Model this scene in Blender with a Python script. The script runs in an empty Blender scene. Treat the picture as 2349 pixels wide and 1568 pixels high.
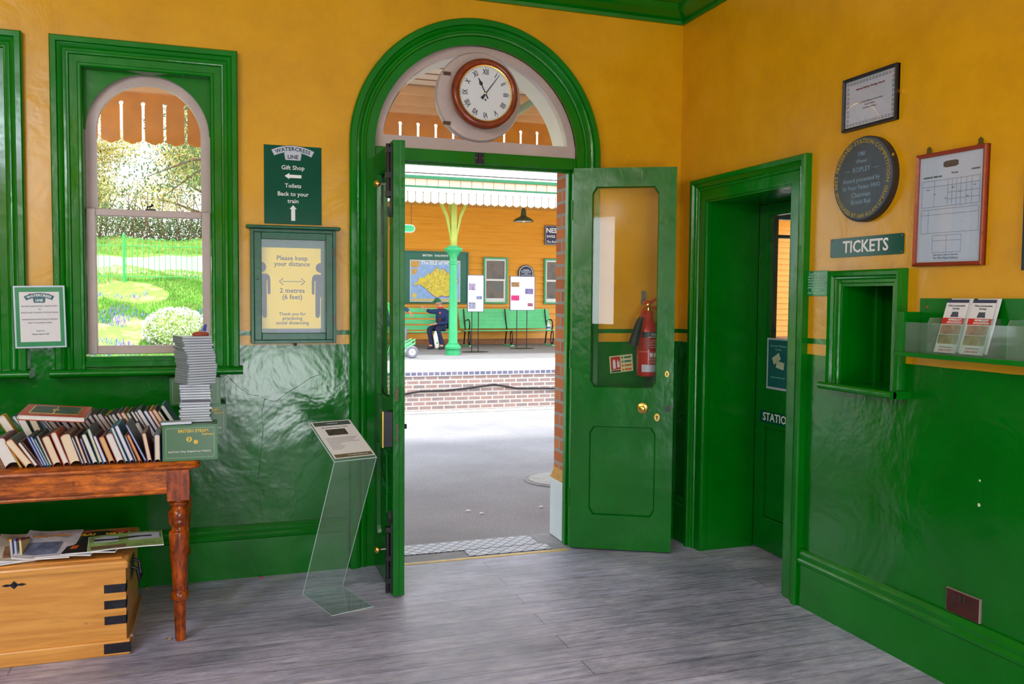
import bpy, math, random
from mathutils import Matrix, Vector
random.seed(7)
PI = math.pi
scn = bpy.context.scene
COL = scn.collection

# ------------------------------------------------------------------ camera
def set_camera():
    yaw, pit, rol = 0.32723859, -0.05066409, 0.0081015
    f = Vector((math.sin(yaw)*math.cos(pit), math.cos(yaw)*math.cos(pit), math.sin(pit)))
    r = Vector((math.cos(yaw), -math.sin(yaw), 0)); u = r.cross(f)
    r2 = r*math.cos(rol)+u*math.sin(rol); u2 = -r*math.sin(rol)+u*math.cos(rol)
    cd = bpy.data.cameras.new('camera'); co = bpy.data.objects.new('camera', cd); COL.objects.link(co)
    cd.sensor_fit = 'HORIZONTAL'; cd.sensor_width = 36.0; cd.lens = 36.0*1974.9161/2349.0
    cd.clip_start = 0.05; cd.clip_end = 300
    m = Matrix(((r2.x, u2.x, -f.x), (r2.y, u2.y, -f.y), (r2.z, u2.z, -f.z))).to_4x4()
    m.translation = Vector((-2.62037, -4.602083, 1.45))
    co.matrix_world = m
    scn.camera = co
set_camera()

# ------------------------------------------------------------------ world, sun, daylight, exposure
SKY = 2.0
w = bpy.data.worlds.new('world'); scn.world = w; w.use_nodes = True
nt = w.node_tree; nt.nodes.clear()
wo = nt.nodes.new('ShaderNodeOutputWorld'); bg = nt.nodes.new('ShaderNodeBackground')
bg.inputs[0].default_value = (0.86, 0.93, 1.0, 1); bg.inputs[1].default_value = SKY
nt.links.new(bg.outputs[0], wo.inputs[0])
def sun():
    l = bpy.data.lights.new('sun', 'SUN'); l.energy = 2.5; l.angle = math.radians(9); l.color = (1, .96, .9)
    o = bpy.data.objects.new('sun', l); COL.objects.link(o)
    d = Vector((0.12, 0.28, -1.0))
    o.rotation_euler = d.to_track_quat('-Z', 'Y').to_euler()
sun()
def daylight(loc, tgt, sx, sy, power, col=(.93, .97, 1)):
    l = bpy.data.lights.new('daylight', 'AREA'); l.shape = 'RECTANGLE'; l.size = sx; l.size_y = sy; l.energy = power; l.color = col
    o = bpy.data.objects.new('daylight', l); COL.objects.link(o); o.location = loc
    o.rotation_euler = (Vector(tgt)-Vector(loc)).to_track_quat('-Z', 'Y').to_euler()
# daylight in the street-side door and windows of the booking hall (behind the camera)
daylight((-2.0, -6.32, .46), (-2.0, 0, .46), 1.25, .8, 20)
daylight((-2.0, -6.32, 1.55), (-2.0, 0, 1.55), 1.25, 1.3, 3)
daylight((-4.45, -6.32, 1.85), (-4.45, 0, 1.85), .7, 1.5, 9)
daylight((-0.65, -6.32, 1.85), (-0.65, 0, 1.85), .8, 1.5, 5)
scn.view_settings.view_transform = 'Standard'; scn.view_settings.look = 'None'
scn.view_settings.exposure = 0.74; scn.view_settings.gamma = 1.0
try: scn.view_settings.use_curve_mapping = False
except Exception: pass
scn.cycles.use_denoising = True
scn.cycles.max_bounces = 8; scn.cycles.transparent_max_bounces = 16

# ------------------------------------------------------------------ materials
def srgb(r, g, b):
    f = lambda c: (c/255)/12.92 if c/255 <= .04045 else ((c/255+.055)/1.055)**2.4
    return (f(r), f(g), f(b), 1)
class NT:
    def __init__(s, name):
        s.m = bpy.data.materials.new(name); s.m.use_nodes = True; s.t = s.m.node_tree; s.t.nodes.clear()
        s.out = s.n('OutputMaterial'); 
    def n(s, typ, **kw):
        x = s.t.nodes.new('ShaderNode'+typ)
        for k, v in kw.items():
            if k.startswith('i_'):
                k2 = k[2:].replace('_', ' ')
                x.inputs[int(k2) if k2.isdigit() else k2].default_value = v
            else: setattr(x, k, v)
        return x
    def l(s, a, b): s.t.links.new(a, b)
    def co(s, scale=(1, 1, 1), kind='Object'):
        tc = s.n('TexCoord'); mp = s.n('Mapping'); mp.inputs['Scale'].default_value = scale
        s.l(tc.outputs[kind], mp.inputs[0]); return mp.outputs[0]
    def noise(s, vec, scale, detail=3, rough=.5, dist=0):
        x = s.n('TexNoise'); x.inputs['Scale'].default_value = scale; x.inputs['Detail'].default_value = detail
        x.inputs['Roughness'].default_value = rough; x.inputs['Distortion'].default_value = dist
        if vec is not None: s.l(vec, x.inputs['Vector'])
        return x.outputs['Fac']
    def ramp(s, fac, stops, interp='LINEAR'):
        x = s.n('ValToRGB'); x.color_ramp.interpolation = interp; el = x.color_ramp.elements
        while len(el) > 1: el.remove(el[-1])
        el[0].position = stops[0][0]; el[0].color = stops[0][1]
        for p, c in stops[1:]:
            e = el.new(p); e.color = c
        s.l(fac, x.inputs[0]); return x.outputs[0]
    def mix(s, fac, a, b, mode='MIX'):
        x = s.n('Mix', data_type='RGBA', blend_type=mode)
        for inp, v in ((x.inputs[0], fac), (x.inputs[6], a), (x.inputs[7], b)):
            if hasattr(v, 'is_linked'): s.l(v, inp)
            else: inp.default_value = v
        return x.outputs[2]
    def math(s, op, a, b=0.0):
        x = s.n('Math', operation=op)
        for inp, v in ((x.inputs[0], a), (x.inputs[1], b)):
            if hasattr(v, 'is_linked'): s.l(v, inp)
            else: inp.default_value = v
        return x.outputs[0]
    def bsdf(s, col, rough=.5, metal=0, spec=.5, bump=None, coat=0):
        b = s.n('BsdfPrincipled')
        for nm, v in (('Base Color', col), ('Roughness', rough)):
            if hasattr(v, 'is_linked'): s.l(v, b.inputs[nm])
            else: b.inputs[nm].default_value = v
        b.inputs['Metallic'].default_value = metal; b.inputs['Specular IOR Level'].default_value = spec
        b.inputs['Coat Weight'].default_value = coat; b.inputs['Coat Roughness'].default_value = .08
        if bump:
            prev = None
            for h, st, di in bump:
                x = s.n('Bump'); x.inputs['Strength'].default_value = st; x.inputs['Distance'].default_value = di
                s.l(h, x.inputs['Height'])
                if prev: s.l(prev, x.inputs['Normal'])
                prev = x.outputs[0]
            s.l(prev, b.inputs['Normal'])
        s.l(b.outputs[0], s.out.inputs[0]); s.b = b; return s.m
_MC = {}
def mat(name, col, rough=.5, metal=0, var=.12, vs=6, bump=0, bs=40, spec=.5, stretch=(1, 1, 1), coat=0):
    """plain painted / cloth / metal surface with a slight colour variation and bump"""
    if name in _MC: return _MC[name]
    s = NT(name); c = s.co(stretch)
    f = s.noise(c, vs, 4, .6)
    dark = tuple(x*(1-var) for x in col[:3])+(1,); lite = tuple(min(1, x*(1+var)) for x in col[:3])+(1,)
    cc = s.ramp(f, [(.3, dark), (.7, lite)])
    bp = [(s.noise(c, bs, 3), bump, .004)] if bump else None
    _MC[name] = s.bsdf(cc, rough, metal, spec, bp, coat); return _MC[name]
GREEN = (0.0, 0.175, 0.004, 1)
YEL = (0.74, 0.37, 0.002, 1)
def gloss_green(name, lumps, rough=.16, wear=0.0, col=GREEN):
    s = NT(name); c = s.co()
    f = s.noise(c, 2.2, 5, .6); dk = tuple(x*.82 for x in col[:3])+(1,); lt = tuple(x*1.15 for x in col[:3])+(1,)
    cc = s.ramp(f, [(.3, dk), (.7, lt)])
    if wear:
        n2 = s.noise(c, 46, 5, .8); k = s.ramp(n2, [(.735, (0, 0, 0, 1)), (.75, (1, 1, 1, 1))])
        cc = s.mix(k, cc, srgb(70, 45, 30))
    rr = s.ramp(s.noise(c, 5, 3), [(.3, (rough*.8,)*3+(1,)), (.7, (rough*1.5,)*3+(1,))])
    return s.bsdf(cc, rr, 0, .4, [(s.noise(c, 5, 3), .5*lumps, .03), (s.noise(s.co((1, 1, .35)), 60, 4, .6), .35*lumps, .004)])
def wall_mat():
    s = NT('painted_plaster'); g = s.n('NewGeometry'); sp = s.n('SeparateXYZ'); s.l(g.outputs['Position'], sp.inputs[0])
    c = s.co(); wob = s.math('MULTIPLY', s.math('SUBTRACT', s.noise(c, 7, 3), .5), .008)
    z = s.math('DIVIDE', s.math('ADD', sp.outputs[2], wob), 3.2)
    isY = s.ramp(z, [(0, (0, 0, 0, 1)), (1.194/3.2, (1, 1, 1, 1)), (1.249/3.2, (0, 0, 0, 1)), (1.274/3.2, (1, 1, 1, 1))], 'CONSTANT')
    n = s.noise(c, 2.5, 6, .65)
    yc = s.ramp(n, [(.3, (YEL[0]*.86, YEL[1]*.82, YEL[2], 1)), (.55, YEL), (.75, (YEL[0]*1.08, YEL[1]*1.1, .02, 1))])
    stain = s.ramp(s.noise(c, 1.1, 5, .7), [(.6, (1, 1, 1, 1)), (.75, (.86, .82, .75, 1))]); yc = s.mix(1.0, yc, stain, 'MULTIPLY')
    gc = s.ramp(n, [(.3, (0, .13, .003, 1)), (.7, (0.0, .175, .005, 1))])
    chip = s.ramp(s.noise(c, 38, 5, .8), [(.755, (0, 0, 0, 1)), (.765, (1, 1, 1, 1))]); gc = s.mix(chip, gc, srgb(120, 150, 120))
    cc = s.mix(isY, gc, yc)
    rr = s.mix(isY, (.14,)*3+(1,), (.27,)*3+(1,))
    lump = s.noise(c, 2.6, 4, .55, .4); fine = s.noise(s.co((1, 1, .45)), 48, 5, .65)
    vor = s.n('TexVoronoi', feature='DISTANCE_TO_EDGE'); vor.inputs['Scale'].default_value = 1.3
    wv = s.n('VectorMath', operation='ADD'); nv = s.n('TexNoise'); nv.inputs['Scale'].default_value = 3; s.l(c, nv.inputs[0]); s.l(c, wv.inputs[0]); s.l(nv.outputs['Color'], wv.inputs[1]); s.l(wv.outputs[0], vor.inputs['Vector'])
    crack = s.ramp(vor.outputs[0], [(0, (0, 0, 0, 1)), (.006, (1, 1, 1, 1))])
    crackm = s.mix(s.ramp(s.noise(c, .9, 2), [(.52, (0, 0, 0, 1)), (.6, (1, 1, 1, 1))]), (1, 1, 1, 1), crack)
    return s.bsdf(cc, rr, 0, .5, [(lump, .22, .05), (fine, .16, .003)])
def brick_mat(name, c1, c2, mortar, sc=1.0, wear=.0, size=(.225, .075), msize=.01, axis='XZ'):
    s = NT(name); tc = s.n('TexCoord'); sp = s.n('SeparateXYZ'); s.l(tc.outputs['Object'], sp.inputs[0])
    cb = s.n('CombineXYZ'); s.l(sp.outputs['XYZ'.index(axis[0])], cb.inputs[0]); s.l(sp.outputs['XYZ'.index(axis[1])], cb.inputs[1])
    b = s.n('TexBrick'); s.l(cb.outputs[0], b.inputs['Vector']); b.inputs['Scale'].default_value = 1
    b.inputs['Brick Width'].default_value = size[0]; b.inputs['Row Height'].default_value = size[1]; b.inputs['Mortar Size'].default_value = msize
    b.inputs['Color1'].default_value = c1; b.inputs['Color2'].default_value = c2; b.inputs['Mortar'].default_value = mortar
    n = s.noise(s.co(), 9, 5, .7); cc = s.mix(s.math('MULTIPLY', n, wear+.12), b.outputs[0], mortar)
    return s.bsdf(cc, .8, 0, .3, [(b.outputs['Fac'], -.6, .006), (n, .4, .004)])
def floor_mat():
    s = NT('worn_boards'); tc = s.n('TexCoord'); sp = s.n('SeparateXYZ'); s.l(tc.outputs['Object'], sp.inputs[0])
    cb = s.n('CombineXYZ'); s.l(sp.outputs[0], cb.inputs[0]); s.l(sp.outputs[1], cb.inputs[1])
    b = s.n('TexBrick'); s.l(cb.outputs[0], b.inputs['Vector']); b.inputs['Scale'].default_value = 1; b.offset = .37
    b.inputs['Brick Width'].default_value = 3.4; b.inputs['Row Height'].default_value = .135; b.inputs['Mortar Size'].default_value = .0026
    b.inputs['Color1'].default_value = (.8, .8, .8, 1); b.inputs['Color2'].default_value = (1, 1, 1, 1); b.inputs['Mortar'].default_value = (.38, .38, .42, 1)
    g = s.noise(s.co((1.2, 10, 1)), 3.5, 9, .8, .5); big = s.noise(s.co((1, 1.6, 1)), 1.1, 4, .6)
    med = s.noise(s.co((2, 5, 1)), 6, 6, .75)
    base = s.ramp(g, [(.32, srgb(135, 138, 174)), (.5, srgb(200, 200, 232)), (.74, srgb(245, 245, 255))])
    wr = s.ramp(big, [(.36, (.60, .61, .64, 1)), (.60, (1.15, 1.12, 1.15, 1))])
    mm = s.ramp(med, [(.3, (.72, .72, .74, 1)), (.6, (1.05, 1.05, 1.05, 1))])
    cc = s.mix(1.0, s.mix(1.0, s.mix(1.0, base, wr, 'MULTIPLY'), mm, 'MULTIPLY'), b.outputs[0], 'MULTIPLY')
    kn = s.ramp(s.noise(s.co((3, 7, 1)), 5, 4, .6), [(.69, (0, 0, 0, 1)), (.75, (1, 1, 1, 1))]); cc = s.mix(s.math('MULTIPLY', kn, .6), cc, (.03, .028, .035, 1))
    sc_ = s.ramp(s.noise(s.co((2, 9, 1)), 11, 3, .8), [(.69, (0, 0, 0, 1)), (.74, (1, 1, 1, 1))]); cc = s.mix(s.math('MULTIPLY', sc_, .6), cc, (.55, .55, .6, 1))
    rr = s.ramp(g, [(.3, (.33,)*3+(1,)), (.7, (.52,)*3+(1,))])
    return s.bsdf(cc, rr, 0, .5, [(g, .35, .004), (b.outputs['Fac'], -.5, .003)])
def wood_mat(name, c1, c2, rough=.25, stretch=(1.5, 14, 14), scale=3, mottle=False):
    s = NT(name); f = s.noise(s.co(stretch), scale, 6, .65, .6); k = s.noise(s.co(), 22, 4, .8)
    cc = s.ramp(f, [(.3, c1), (.65, c2)]); sp = s.ramp(k, [(.66, (1, 1, 1, 1)), (.74, (.35, .25, .2, 1))]); cc = s.mix(1.0, cc, sp, 'MULTIPLY')
    if mottle: cc = s.mix(1.0, cc, s.ramp(s.noise(s.co((2, 7, 7) if stretch[2] > 5 else (5, 5, 2)), 6, 5, .7), [(.42, (.50, .42, .36, 1)), (.60, (1.15, 1.1, 1.0, 1))]), 'MULTIPLY')
    return s.bsdf(cc, rough, 0, .5, [(f, .12, .003)], coat=.1)
def clap_mat():
    s = NT('orange_weatherboard'); f = s.noise(s.co((.5, 1, 8)), 3, 5, .6)
    return s.bsdf(s.ramp(f, [(.3, (.80, .33, .025, 1)), (.7, (.90, .42, .045, 1))]), .4)
def glass_mat(name, tint=(1, 1, 1, 1), ior=1.45, rough=0.0, dust=0.0):
    s = NT(name); fr = s.n('Fresnel'); gg = s.n('NewGeometry'); s.l(s.math('ADD', s.math('MULTIPLY', gg.outputs['Backfacing'], 1/ior-ior), ior), fr.inputs[0])
    tr = s.n('BsdfTransparent'); tr.inputs[0].default_value = tint
    gl = s.n('BsdfGlossy'); gl.inputs['Roughness'].default_value = rough
    mx = s.n('MixShader'); s.l(fr.outputs[0], mx.inputs[0]); s.l(tr.outputs[0], mx.inputs[1]); s.l(gl.outputs[0], mx.inputs[2])
    last = mx
    if dust:
        df = s.n('BsdfDiffuse'); df.inputs[0].default_value = (.75, .8, .8, 1); m2 = s.n('MixShader')
        k = s.math('MULTIPLY', s.noise(s.co(), 6, 4, .7), dust); s.l(k, m2.inputs[0]); s.l(mx.outputs[0], m2.inputs[1]); s.l(df.outputs[0], m2.inputs[2]); last = m2
    s.l(last.outputs[0], s.out.inputs[0]); return s.m
def asphalt_mat():
    s = NT('asphalt'); f = s.noise(s.co(), 160, 3, .7); g = s.noise(s.co(), .9, 5, .6)
    cc = s.ramp(f, [(.3, (.13, .13, .15, 1)), (.5, (.30, .30, .32, 1)), (.72, (.56, .56, .60, 1))]); k = s.ramp(g, [(.3, (.8, .8, .82, 1)), (.7, (1.15, 1.13, 1.15, 1))])
    return s.bsdf(s.mix(1.0, cc, k, 'MULTIPLY'), .85, 0, .3, [(f, .7, .01)])
M_WALL = wall_mat(); M_GG = gloss_green('gloss_green_paint', .35, .17, .1); M_GDOOR = gloss_green('green_door_paint', .5, .2, .1, (0, .165, .008, 1))
M_FLOOR = floor_mat(); M_ASPH = asphalt_mat(); M_CLAP = clap_mat()
M_BRICK = brick_mat('red_brick', (.40, .085, .015, 1), (.55, .17, .03, 1), (.30, .27, .24, 1), axis='YZ')
M_BRICKX = brick_mat('red_brick_face', (.42, .11, .035, 1), (.50, .17, .05, 1), (.30, .25, .18, 1))
M_PBRICK = brick_mat('platform_brick', (.17, .12, .13, 1), (.33, .16, .13, 1), (.55, .52, .50, 1), msize=.012, wear=.35)
M_BLUEBR = brick_mat('blue_coping_brick', (.10, .11, .20, 1), (.18, .17, .27, 1), (.6, .58, .58, 1), size=(.105, .075))
M_WHITE = mat('aged_white_paint', srgb(190, 172, 168), .35, var=.1, vs=5, bump=.3, bs=12)
M_EXTW = mat('white_exterior_paint', (.82, .82, .80, 1), .5, var=.03)
M_CREAM = mat('cream_ceiling', srgb(235, 222, 200), .6, var=.04)
M_GLASS = glass_mat('window_glass', dust=.03)
M_ACRYL = glass_mat('clear_acrylic', (.93, .985, .97, 1), 1.42, .02, dust=.12)
M_BLACK = mat('black_iron', (.015, .015, .02, 1), .35, metal=.3, var=.3)
M_BRASS = mat('brass', (.80, .52, .12, 1), .22, metal=1, var=.1)
M_STEEL = mat('worn_steel', (.4, .38, .38, 1), .35, metal=1, var=.2)
M_DKG = mat('dark_enamel_green', (.0, .085, .05, 1), .15, var=.12, vs=3, spec=.22)
M_CASEG = mat('notice_case_green', (.0, .10, .045, 1), .3, var=.25, vs=14, bump=.3, bs=30)
M_EXTG = mat('station_green', (.03, .36, .13, 1), .3, var=.1)
M_DKEXT = mat('dark_station_green', (.004, .14, .08, 1), .35, var=.1)
M_WTXT = mat('white_lettering', (.86, .86, .88, 1), .5, var=.01)
M_BTXT = mat('black_lettering', (.02, .02, .03, 1), .5, var=.01)
M_PAPER = mat('white_paper', (.80, .80, .84, 1), .55, var=.02)
M_PAGES = None

# ------------------------------------------------------------------ mesh builder
class MB:
    def frame(s, x0, x1, y0, y1, w_, z0, z1):
        s.box(x0, y0, z0, x0+w_, y1, z1); s.box(x1-w_, y0, z0, x1, y1, z1); s.box(x0+w_, y0, z0, x1-w_, y0+w_, z1); return s.box(x0+w_, y1-w_, z0, x1-w_, y1, z1)
    def __init__(s): s.v = []; s.f = []; s.mi = []; s.cur = 0; s.T = Matrix()
    def add(s, vs, fs):
        o = len(s.v); s.v += [tuple(s.T @ Vector(p)) for p in vs]; s.f += [tuple(i+o for i in f) for f in fs]; s.mi += [s.cur]*len(fs); return s
    def box(s, x0, y0, z0, x1, y1, z1):
        if x0 > x1: x0, x1 = x1, x0
        if y0 > y1: y0, y1 = y1, y0
        if z0 > z1: z0, z1 = z1, z0
        v = [(x0, y0, z0), (x1, y0, z0), (x1, y1, z0), (x0, y1, z0), (x0, y0, z1), (x1, y0, z1), (x1, y1, z1), (x0, y1, z1)]
        return s.add(v, [(0, 3, 2, 1), (4, 5, 6, 7), (0, 1, 5, 4), (1, 2, 6, 5), (2, 3, 7, 6), (3, 0, 4, 7)])
    def prism(s, poly, h0, h1, ax='z'):
        """poly 2D -> extruded along ax. ax z: (x,y); ax y: (x,z); ax x: (y,z)"""
        def P(p, h): return (p[0], p[1], h) if ax == 'z' else ((p[0], h, p[1]) if ax == 'y' else (h, p[0], p[1]))
        n = len(poly); v = [P(p, h0) for p in poly]+[P(p, h1) for p in poly]
        return s.add(v, [tuple(range(n-1, -1, -1)), tuple(range(n, 2*n))]+[(i, (i+1) % n, n+(i+1) % n, n+i) for i in range(n)])
    def lathe(s, prof, n=24, c=(0, 0, 0), ax='z', cap=True):
        """prof [(h, r)] revolved about ax"""
        def P(h, r, a):
            x, y = r*math.cos(a), r*math.sin(a)
            q = (x, y, h) if ax == 'z' else ((x, h, y) if ax == 'y' else (h, x, y)); return (q[0]+c[0], q[1]+c[1], q[2]+c[2])
        v = [P(h, r, 2*PI*i/n) for h, r in prof for i in range(n)]; k = len(prof)
        f = [(j*n+i, j*n+(i+1) % n, (j+1)*n+(i+1) % n, (j+1)*n+i) for j in range(k-1) for i in range(n)]
        if cap: f += [tuple(range(n-1, -1, -1)), tuple(range((k-1)*n, k*n))]
        return s.add(v, f)
    def tube(s, pts, r, n=8, closed=False):
        pts = [Vector(p) for p in pts]; m = len(pts); rs = r if isinstance(r, (list, tuple)) else [r]*m
        v = []; prevu = None
        for i, p in enumerate(pts):
            a = pts[(i-1) % m] if (closed or i > 0) else p; b = pts[(i+1) % m] if (closed or i < m-1) else p
            t = (b-a).normalized() if (b-a).length > 1e-9 else Vector((0, 0, 1))
            u = (prevu-t*prevu.dot(t)) if prevu else t.orthogonal()
            if u.length < 1e-6: u = t.orthogonal()
            u.normalize(); prevu = u; w_ = t.cross(u)
            for k in range(n):
                an = 2*PI*k/n; v.append(tuple(p+(u*math.cos(an)+w_*math.sin(an))*rs[i]))
        mm = m if closed else m-1
        f = [(j*n+k, j*n+(k+1) % n, ((j+1) % m)*n+(k+1) % n, ((j+1) % m)*n+k) for j in range(mm) for k in range(n)]
        if not closed: f += [tuple(range(n-1, -1, -1)), tuple(range((m-1)*n, m*n))]
        return s.add(v, f)
    def ball(s, c, r, n=12, sc=(1, 1, 1)):
        k = n//2; v = []; f = []
        for j in range(k+1):
            th = PI*j/k
            for i in range(n):
                a = 2*PI*i/n; v.append((c[0]+r*sc[0]*math.sin(th)*math.cos(a), c[1]+r*sc[1]*math.sin(th)*math.sin(a), c[2]+r*sc[2]*math.cos(th)))
        for j in range(k):
            for i in range(n): f.append((j*n+i, (j+1)*n+i, (j+1)*n+(i+1) % n, j*n+(i+1) % n))
        return s.add(v, f)
    def quad(s, a, b, c, d): return s.add([a, b, c, d], [(0, 1, 2, 3)])
    def sweep(s, prof, path, mp, closed=False):
        """prof [(u, v)]: u = offset to the left of the path in its plane, v = height off the plane; mp(a, b, v) -> 3D"""
        m = len(path); k = len(prof); V = []
        for i in range(m):
            p = path[i]; a = path[(i-1) % m] if (closed or i > 0) else None; b = path[(i+1) % m] if (closed or i < m-1) else None
            ns = []
            for q0, q1 in ((a, p), (p, b)):
                if q0 is None or q1 is None: continue
                dx, dy = q1[0]-q0[0], q1[1]-q0[1]; L = math.hypot(dx, dy); ns.append((-dy/L, dx/L))
            if len(ns) == 1: mx, my = ns[0]
            else:
                dt = 1+ns[0][0]*ns[1][0]+ns[0][1]*ns[1][1]; mx, my = (ns[0][0]+ns[1][0])/dt, (ns[0][1]+ns[1][1])/dt
            for u, v in prof: V.append(mp(p[0]+mx*u, p[1]+my*u, v))
        f = []
        for j in range(m if closed else m-1):
            for i in range(k-1):
                a0 = j*k+i; b0 = ((j+1) % m)*k+i; f.append((a0, b0, b0+1, a0+1))
        if not closed: f += [tuple(range(k)), tuple(range((m-1)*k+k-1, (m-1)*k-1, -1))]
        return s.add(V, f)
    def build(s, name, m, parent=None, smooth=40, bevel=0, fix=True):
        me = bpy.data.meshes.new(name); me.from_pydata(s.v, [], s.f); me.update()
        ms = m if isinstance(m, (list, tuple)) else [m]
        for x in ms: me.materials.append(x)
        if len(ms) > 1: me.polygons.foreach_set('material_index', s.mi)
        if fix:
            import bmesh
            b = bmesh.new(); b.from_mesh(me); bmesh.ops.recalc_face_normals(b, faces=b.faces); b.to_mesh(me); b.free()
        if smooth:
            me.shade_smooth()
            try: me.set_sharp_from_angle(angle=math.radians(smooth))
            except Exception: pass
        o = bpy.data.objects.new(name, me); COL.objects.link(o)
        if parent is not None: o.parent = parent
        if bevel:
            bm_ = o.modifiers.new('bevel', 'BEVEL'); bm_.width = bevel; bm_.segments = 2; bm_.limit_method = 'ANGLE'
        return o
def tag(o, label=None, cat=None, group=None, kind=None):
    if label: o['label'] = label
    if cat: o['category'] = cat
    if group: o['group'] = group
    if kind: o['kind'] = kind
    return o
def thing(name, label, cat, loc=(0, 0, 0), rot=None, group=None, kind=None):
    o = bpy.data.objects.new(name, None); COL.objects.link(o); o.empty_display_size = .1
    o.location = loc
    if rot is not None:
        if isinstance(rot, Matrix): o.rotation_euler = rot.to_euler()
        else: o.rotation_euler = rot
    return tag(o, label, cat, group, kind)
def copy_tree(o, parent=None):
    kids = list(o.children); c = o.copy(); COL.objects.link(c); c.parent = parent
    for ch in kids: copy_tree(ch, c)
    return c
# frames whose local x = right, y = up, z = out of the surface
R_BACK = Matrix(((1, 0, 0), (0, 0, -1), (0, 1, 0)))      # on a wall facing -y
R_RIGHT = Matrix(((0, 0, -1), (-1, 0, 0), (0, 1, 0)))    # on the right wall, facing -x
def text(body, size, m, parent, x=0, y=0, z=.001, align='CENTER', bold=0, fit=None, arc=None, name='lettering', line=1.0, sx=1.0, shear=0, depth=.0004, up=None):
    """letters as a mesh part. fit = scale to this width. arc = (radius, centre angle): bend along a circle of that radius round (x, y)"""
    cu = bpy.data.curves.new(name, 'FONT'); cu.body = body; cu.size = size; cu.align_x = align; cu.align_y = 'CENTER' if arc is None else 'BOTTOM_BASELINE'
    cu.offset = bold*size; cu.space_line = line; cu.shear = shear; cu.extrude = depth; cu.resolution_u = 2
    if arc: cu.space_character = 1.08
    ob = bpy.data.objects.new(name, cu); COL.objects.link(ob)
    dg = bpy.context.evaluated_depsgraph_get(); dg.update() if hasattr(dg, 'update') else None
    me = bpy.data.meshes.new_from_object(ob.evaluated_get(dg)); bpy.data.objects.remove(ob); bpy.data.curves.remove(cu)
    xs = [v.co.x for v in me.vertices] or [0, 1]; wd = max(xs)-min(xs)
    k = (fit/wd) if fit else 1.0; kx = k*sx
    for v in me.vertices:
        px, py, pz = v.co.x*kx, v.co.y*(k if arc or fit is None or True else 1), v.co.z
        if arc:
            R, a0 = arc
            if R > 0: a = a0-px/R; rr = R+py; v.co = (x+rr*math.cos(a), y+rr*math.sin(a), z+pz)
            else: R = -R; a = a0+px/R; rr = R-py; v.co = (x+rr*math.cos(a), y+rr*math.sin(a), z+pz)
        else: v.co = (x+px, y+py, z+pz)
    me.materials.clear(); me.materials.append(m)
    o = bpy.data.objects.new(name, me); COL.objects.link(o)
    if parent is not None: o.parent = parent
    return o
def arcpts(cx, cy, r, a0, a1, n): return [(cx+r*math.cos(a0+(a1-a0)*i/n), cy+r*math.sin(a0+(a1-a0)*i/n)) for i in range(n+1)]
def struct(o): o['kind'] = 'structure'; return o
# ------------------------------------------------------------------ the room
XC = -1.257; SPR = 2.25
def wall_y(name, y0, y1, x0, x1, top, holes, m, arch=None, fz=0.0):
    """wall between planes y0 and y1 with rectangular holes (xa, xb, za, zb); arch = index of the hole with a round head above"""
    b = MB(); xs = sorted({x0, x1}|{h[0] for h in holes}|{h[1] for h in holes})
    for a, c in zip(xs, xs[1:]):
        h = next((h for h in holes if h[0] <= a+1e-6 and h[1] >= c-1e-6), None)
        if h is None: b.box(a, y0, fz, c, y1, top); continue
        if h[2] > fz: b.box(a, y0, fz, c, y1, h[2])
        if arch is not None and h == holes[arch]:
            R = (h[1]-h[0])/2; cx = (h[0]+h[1])/2; n = 32; P = arcpts(cx, h[3], R, PI, 0, n)
            for (ax, az), (bx, bz) in zip(P, P[1:]):
                b.add([(ax, y0, az), (bx, y0, bz), (bx, y0, top), (ax, y0, top), (ax, y1, az), (bx, y1, bz), (bx, y1, top), (ax, y1, top)],
                      [(0, 1, 2, 3), (7, 6, 5, 4), (0, 4, 5, 1)])
        else: b.box(a, y0, h[3], c, y1, top)
    return struct(b.build(name, m, smooth=0))
HD = (-1.855, -.660, 0, SPR); HW1 = (-3.262, -2.632, 1.10, 2.575); HW2 = (-4.216, -3.586, 1.10, 2.575); HOF = (.70, 1.5, 1.12, 2.02)
wall_y('wall_north', 0, .07, -5, 3.2, 3.3, [HW2, HW1, HD, HOF], M_WALL, 2)
HDo = (-1.80, -.665, 0, SPR)
wall_y('wall_platform_side', .07, .31, -5.3, 3.5, 3.9, [HW2, HW1, HDo, HOF], M_BRICKX, 2)
# brick reveal seen in the doorway (faces run along y)
rv = MB(); rv.box(-.672, .095, .41, -.663, .312, SPR); struct(rv.build('trim_brick_reveal', M_BRICK, smooth=0))
pl = MB(); pl.prism([(-.66, .095), (-.70, .095), (-.70, .30), (-.69, .325), (-.55, .325), (-.55, .30), (-.66, .30)], 0, .355)
struct(pl.build('trim_white_plinth', mat('white_plinth', srgb(200, 212, 220), .6, var=.06, bump=.6, bs=14), smooth=0, bevel=.006))
yb = MB(); yb.prism([(-.66, .095), (-.70, .095), (-.70, .30), (-.69, .325), (-.55, .325), (-.55, .30), (-.66, .30)], .355, .415)
yb.v = [(x+(.028 if z > .4 and x < -.6 else 0), y, z) for x, y, z in yb.v]
struct(yb.build('trim_plinth_brick', mat('yellow_brick', srgb(180, 130, 40), .7, var=.25, vs=30), smooth=0))
al = MB(); P0 = arcpts(XC+.02, SPR, .548, PI, 0, 40); V = [(x, y, z) for x, z in P0 for y in (.075, .312)]
al.add(V, [(2*i, 2*i+2, 2*i+3, 2*i+1) for i in range(40)]); struct(al.build('trim_arch_lining', mat('cream_reveal', srgb(232, 226, 210), .5, var=.05), fix=False))
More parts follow.
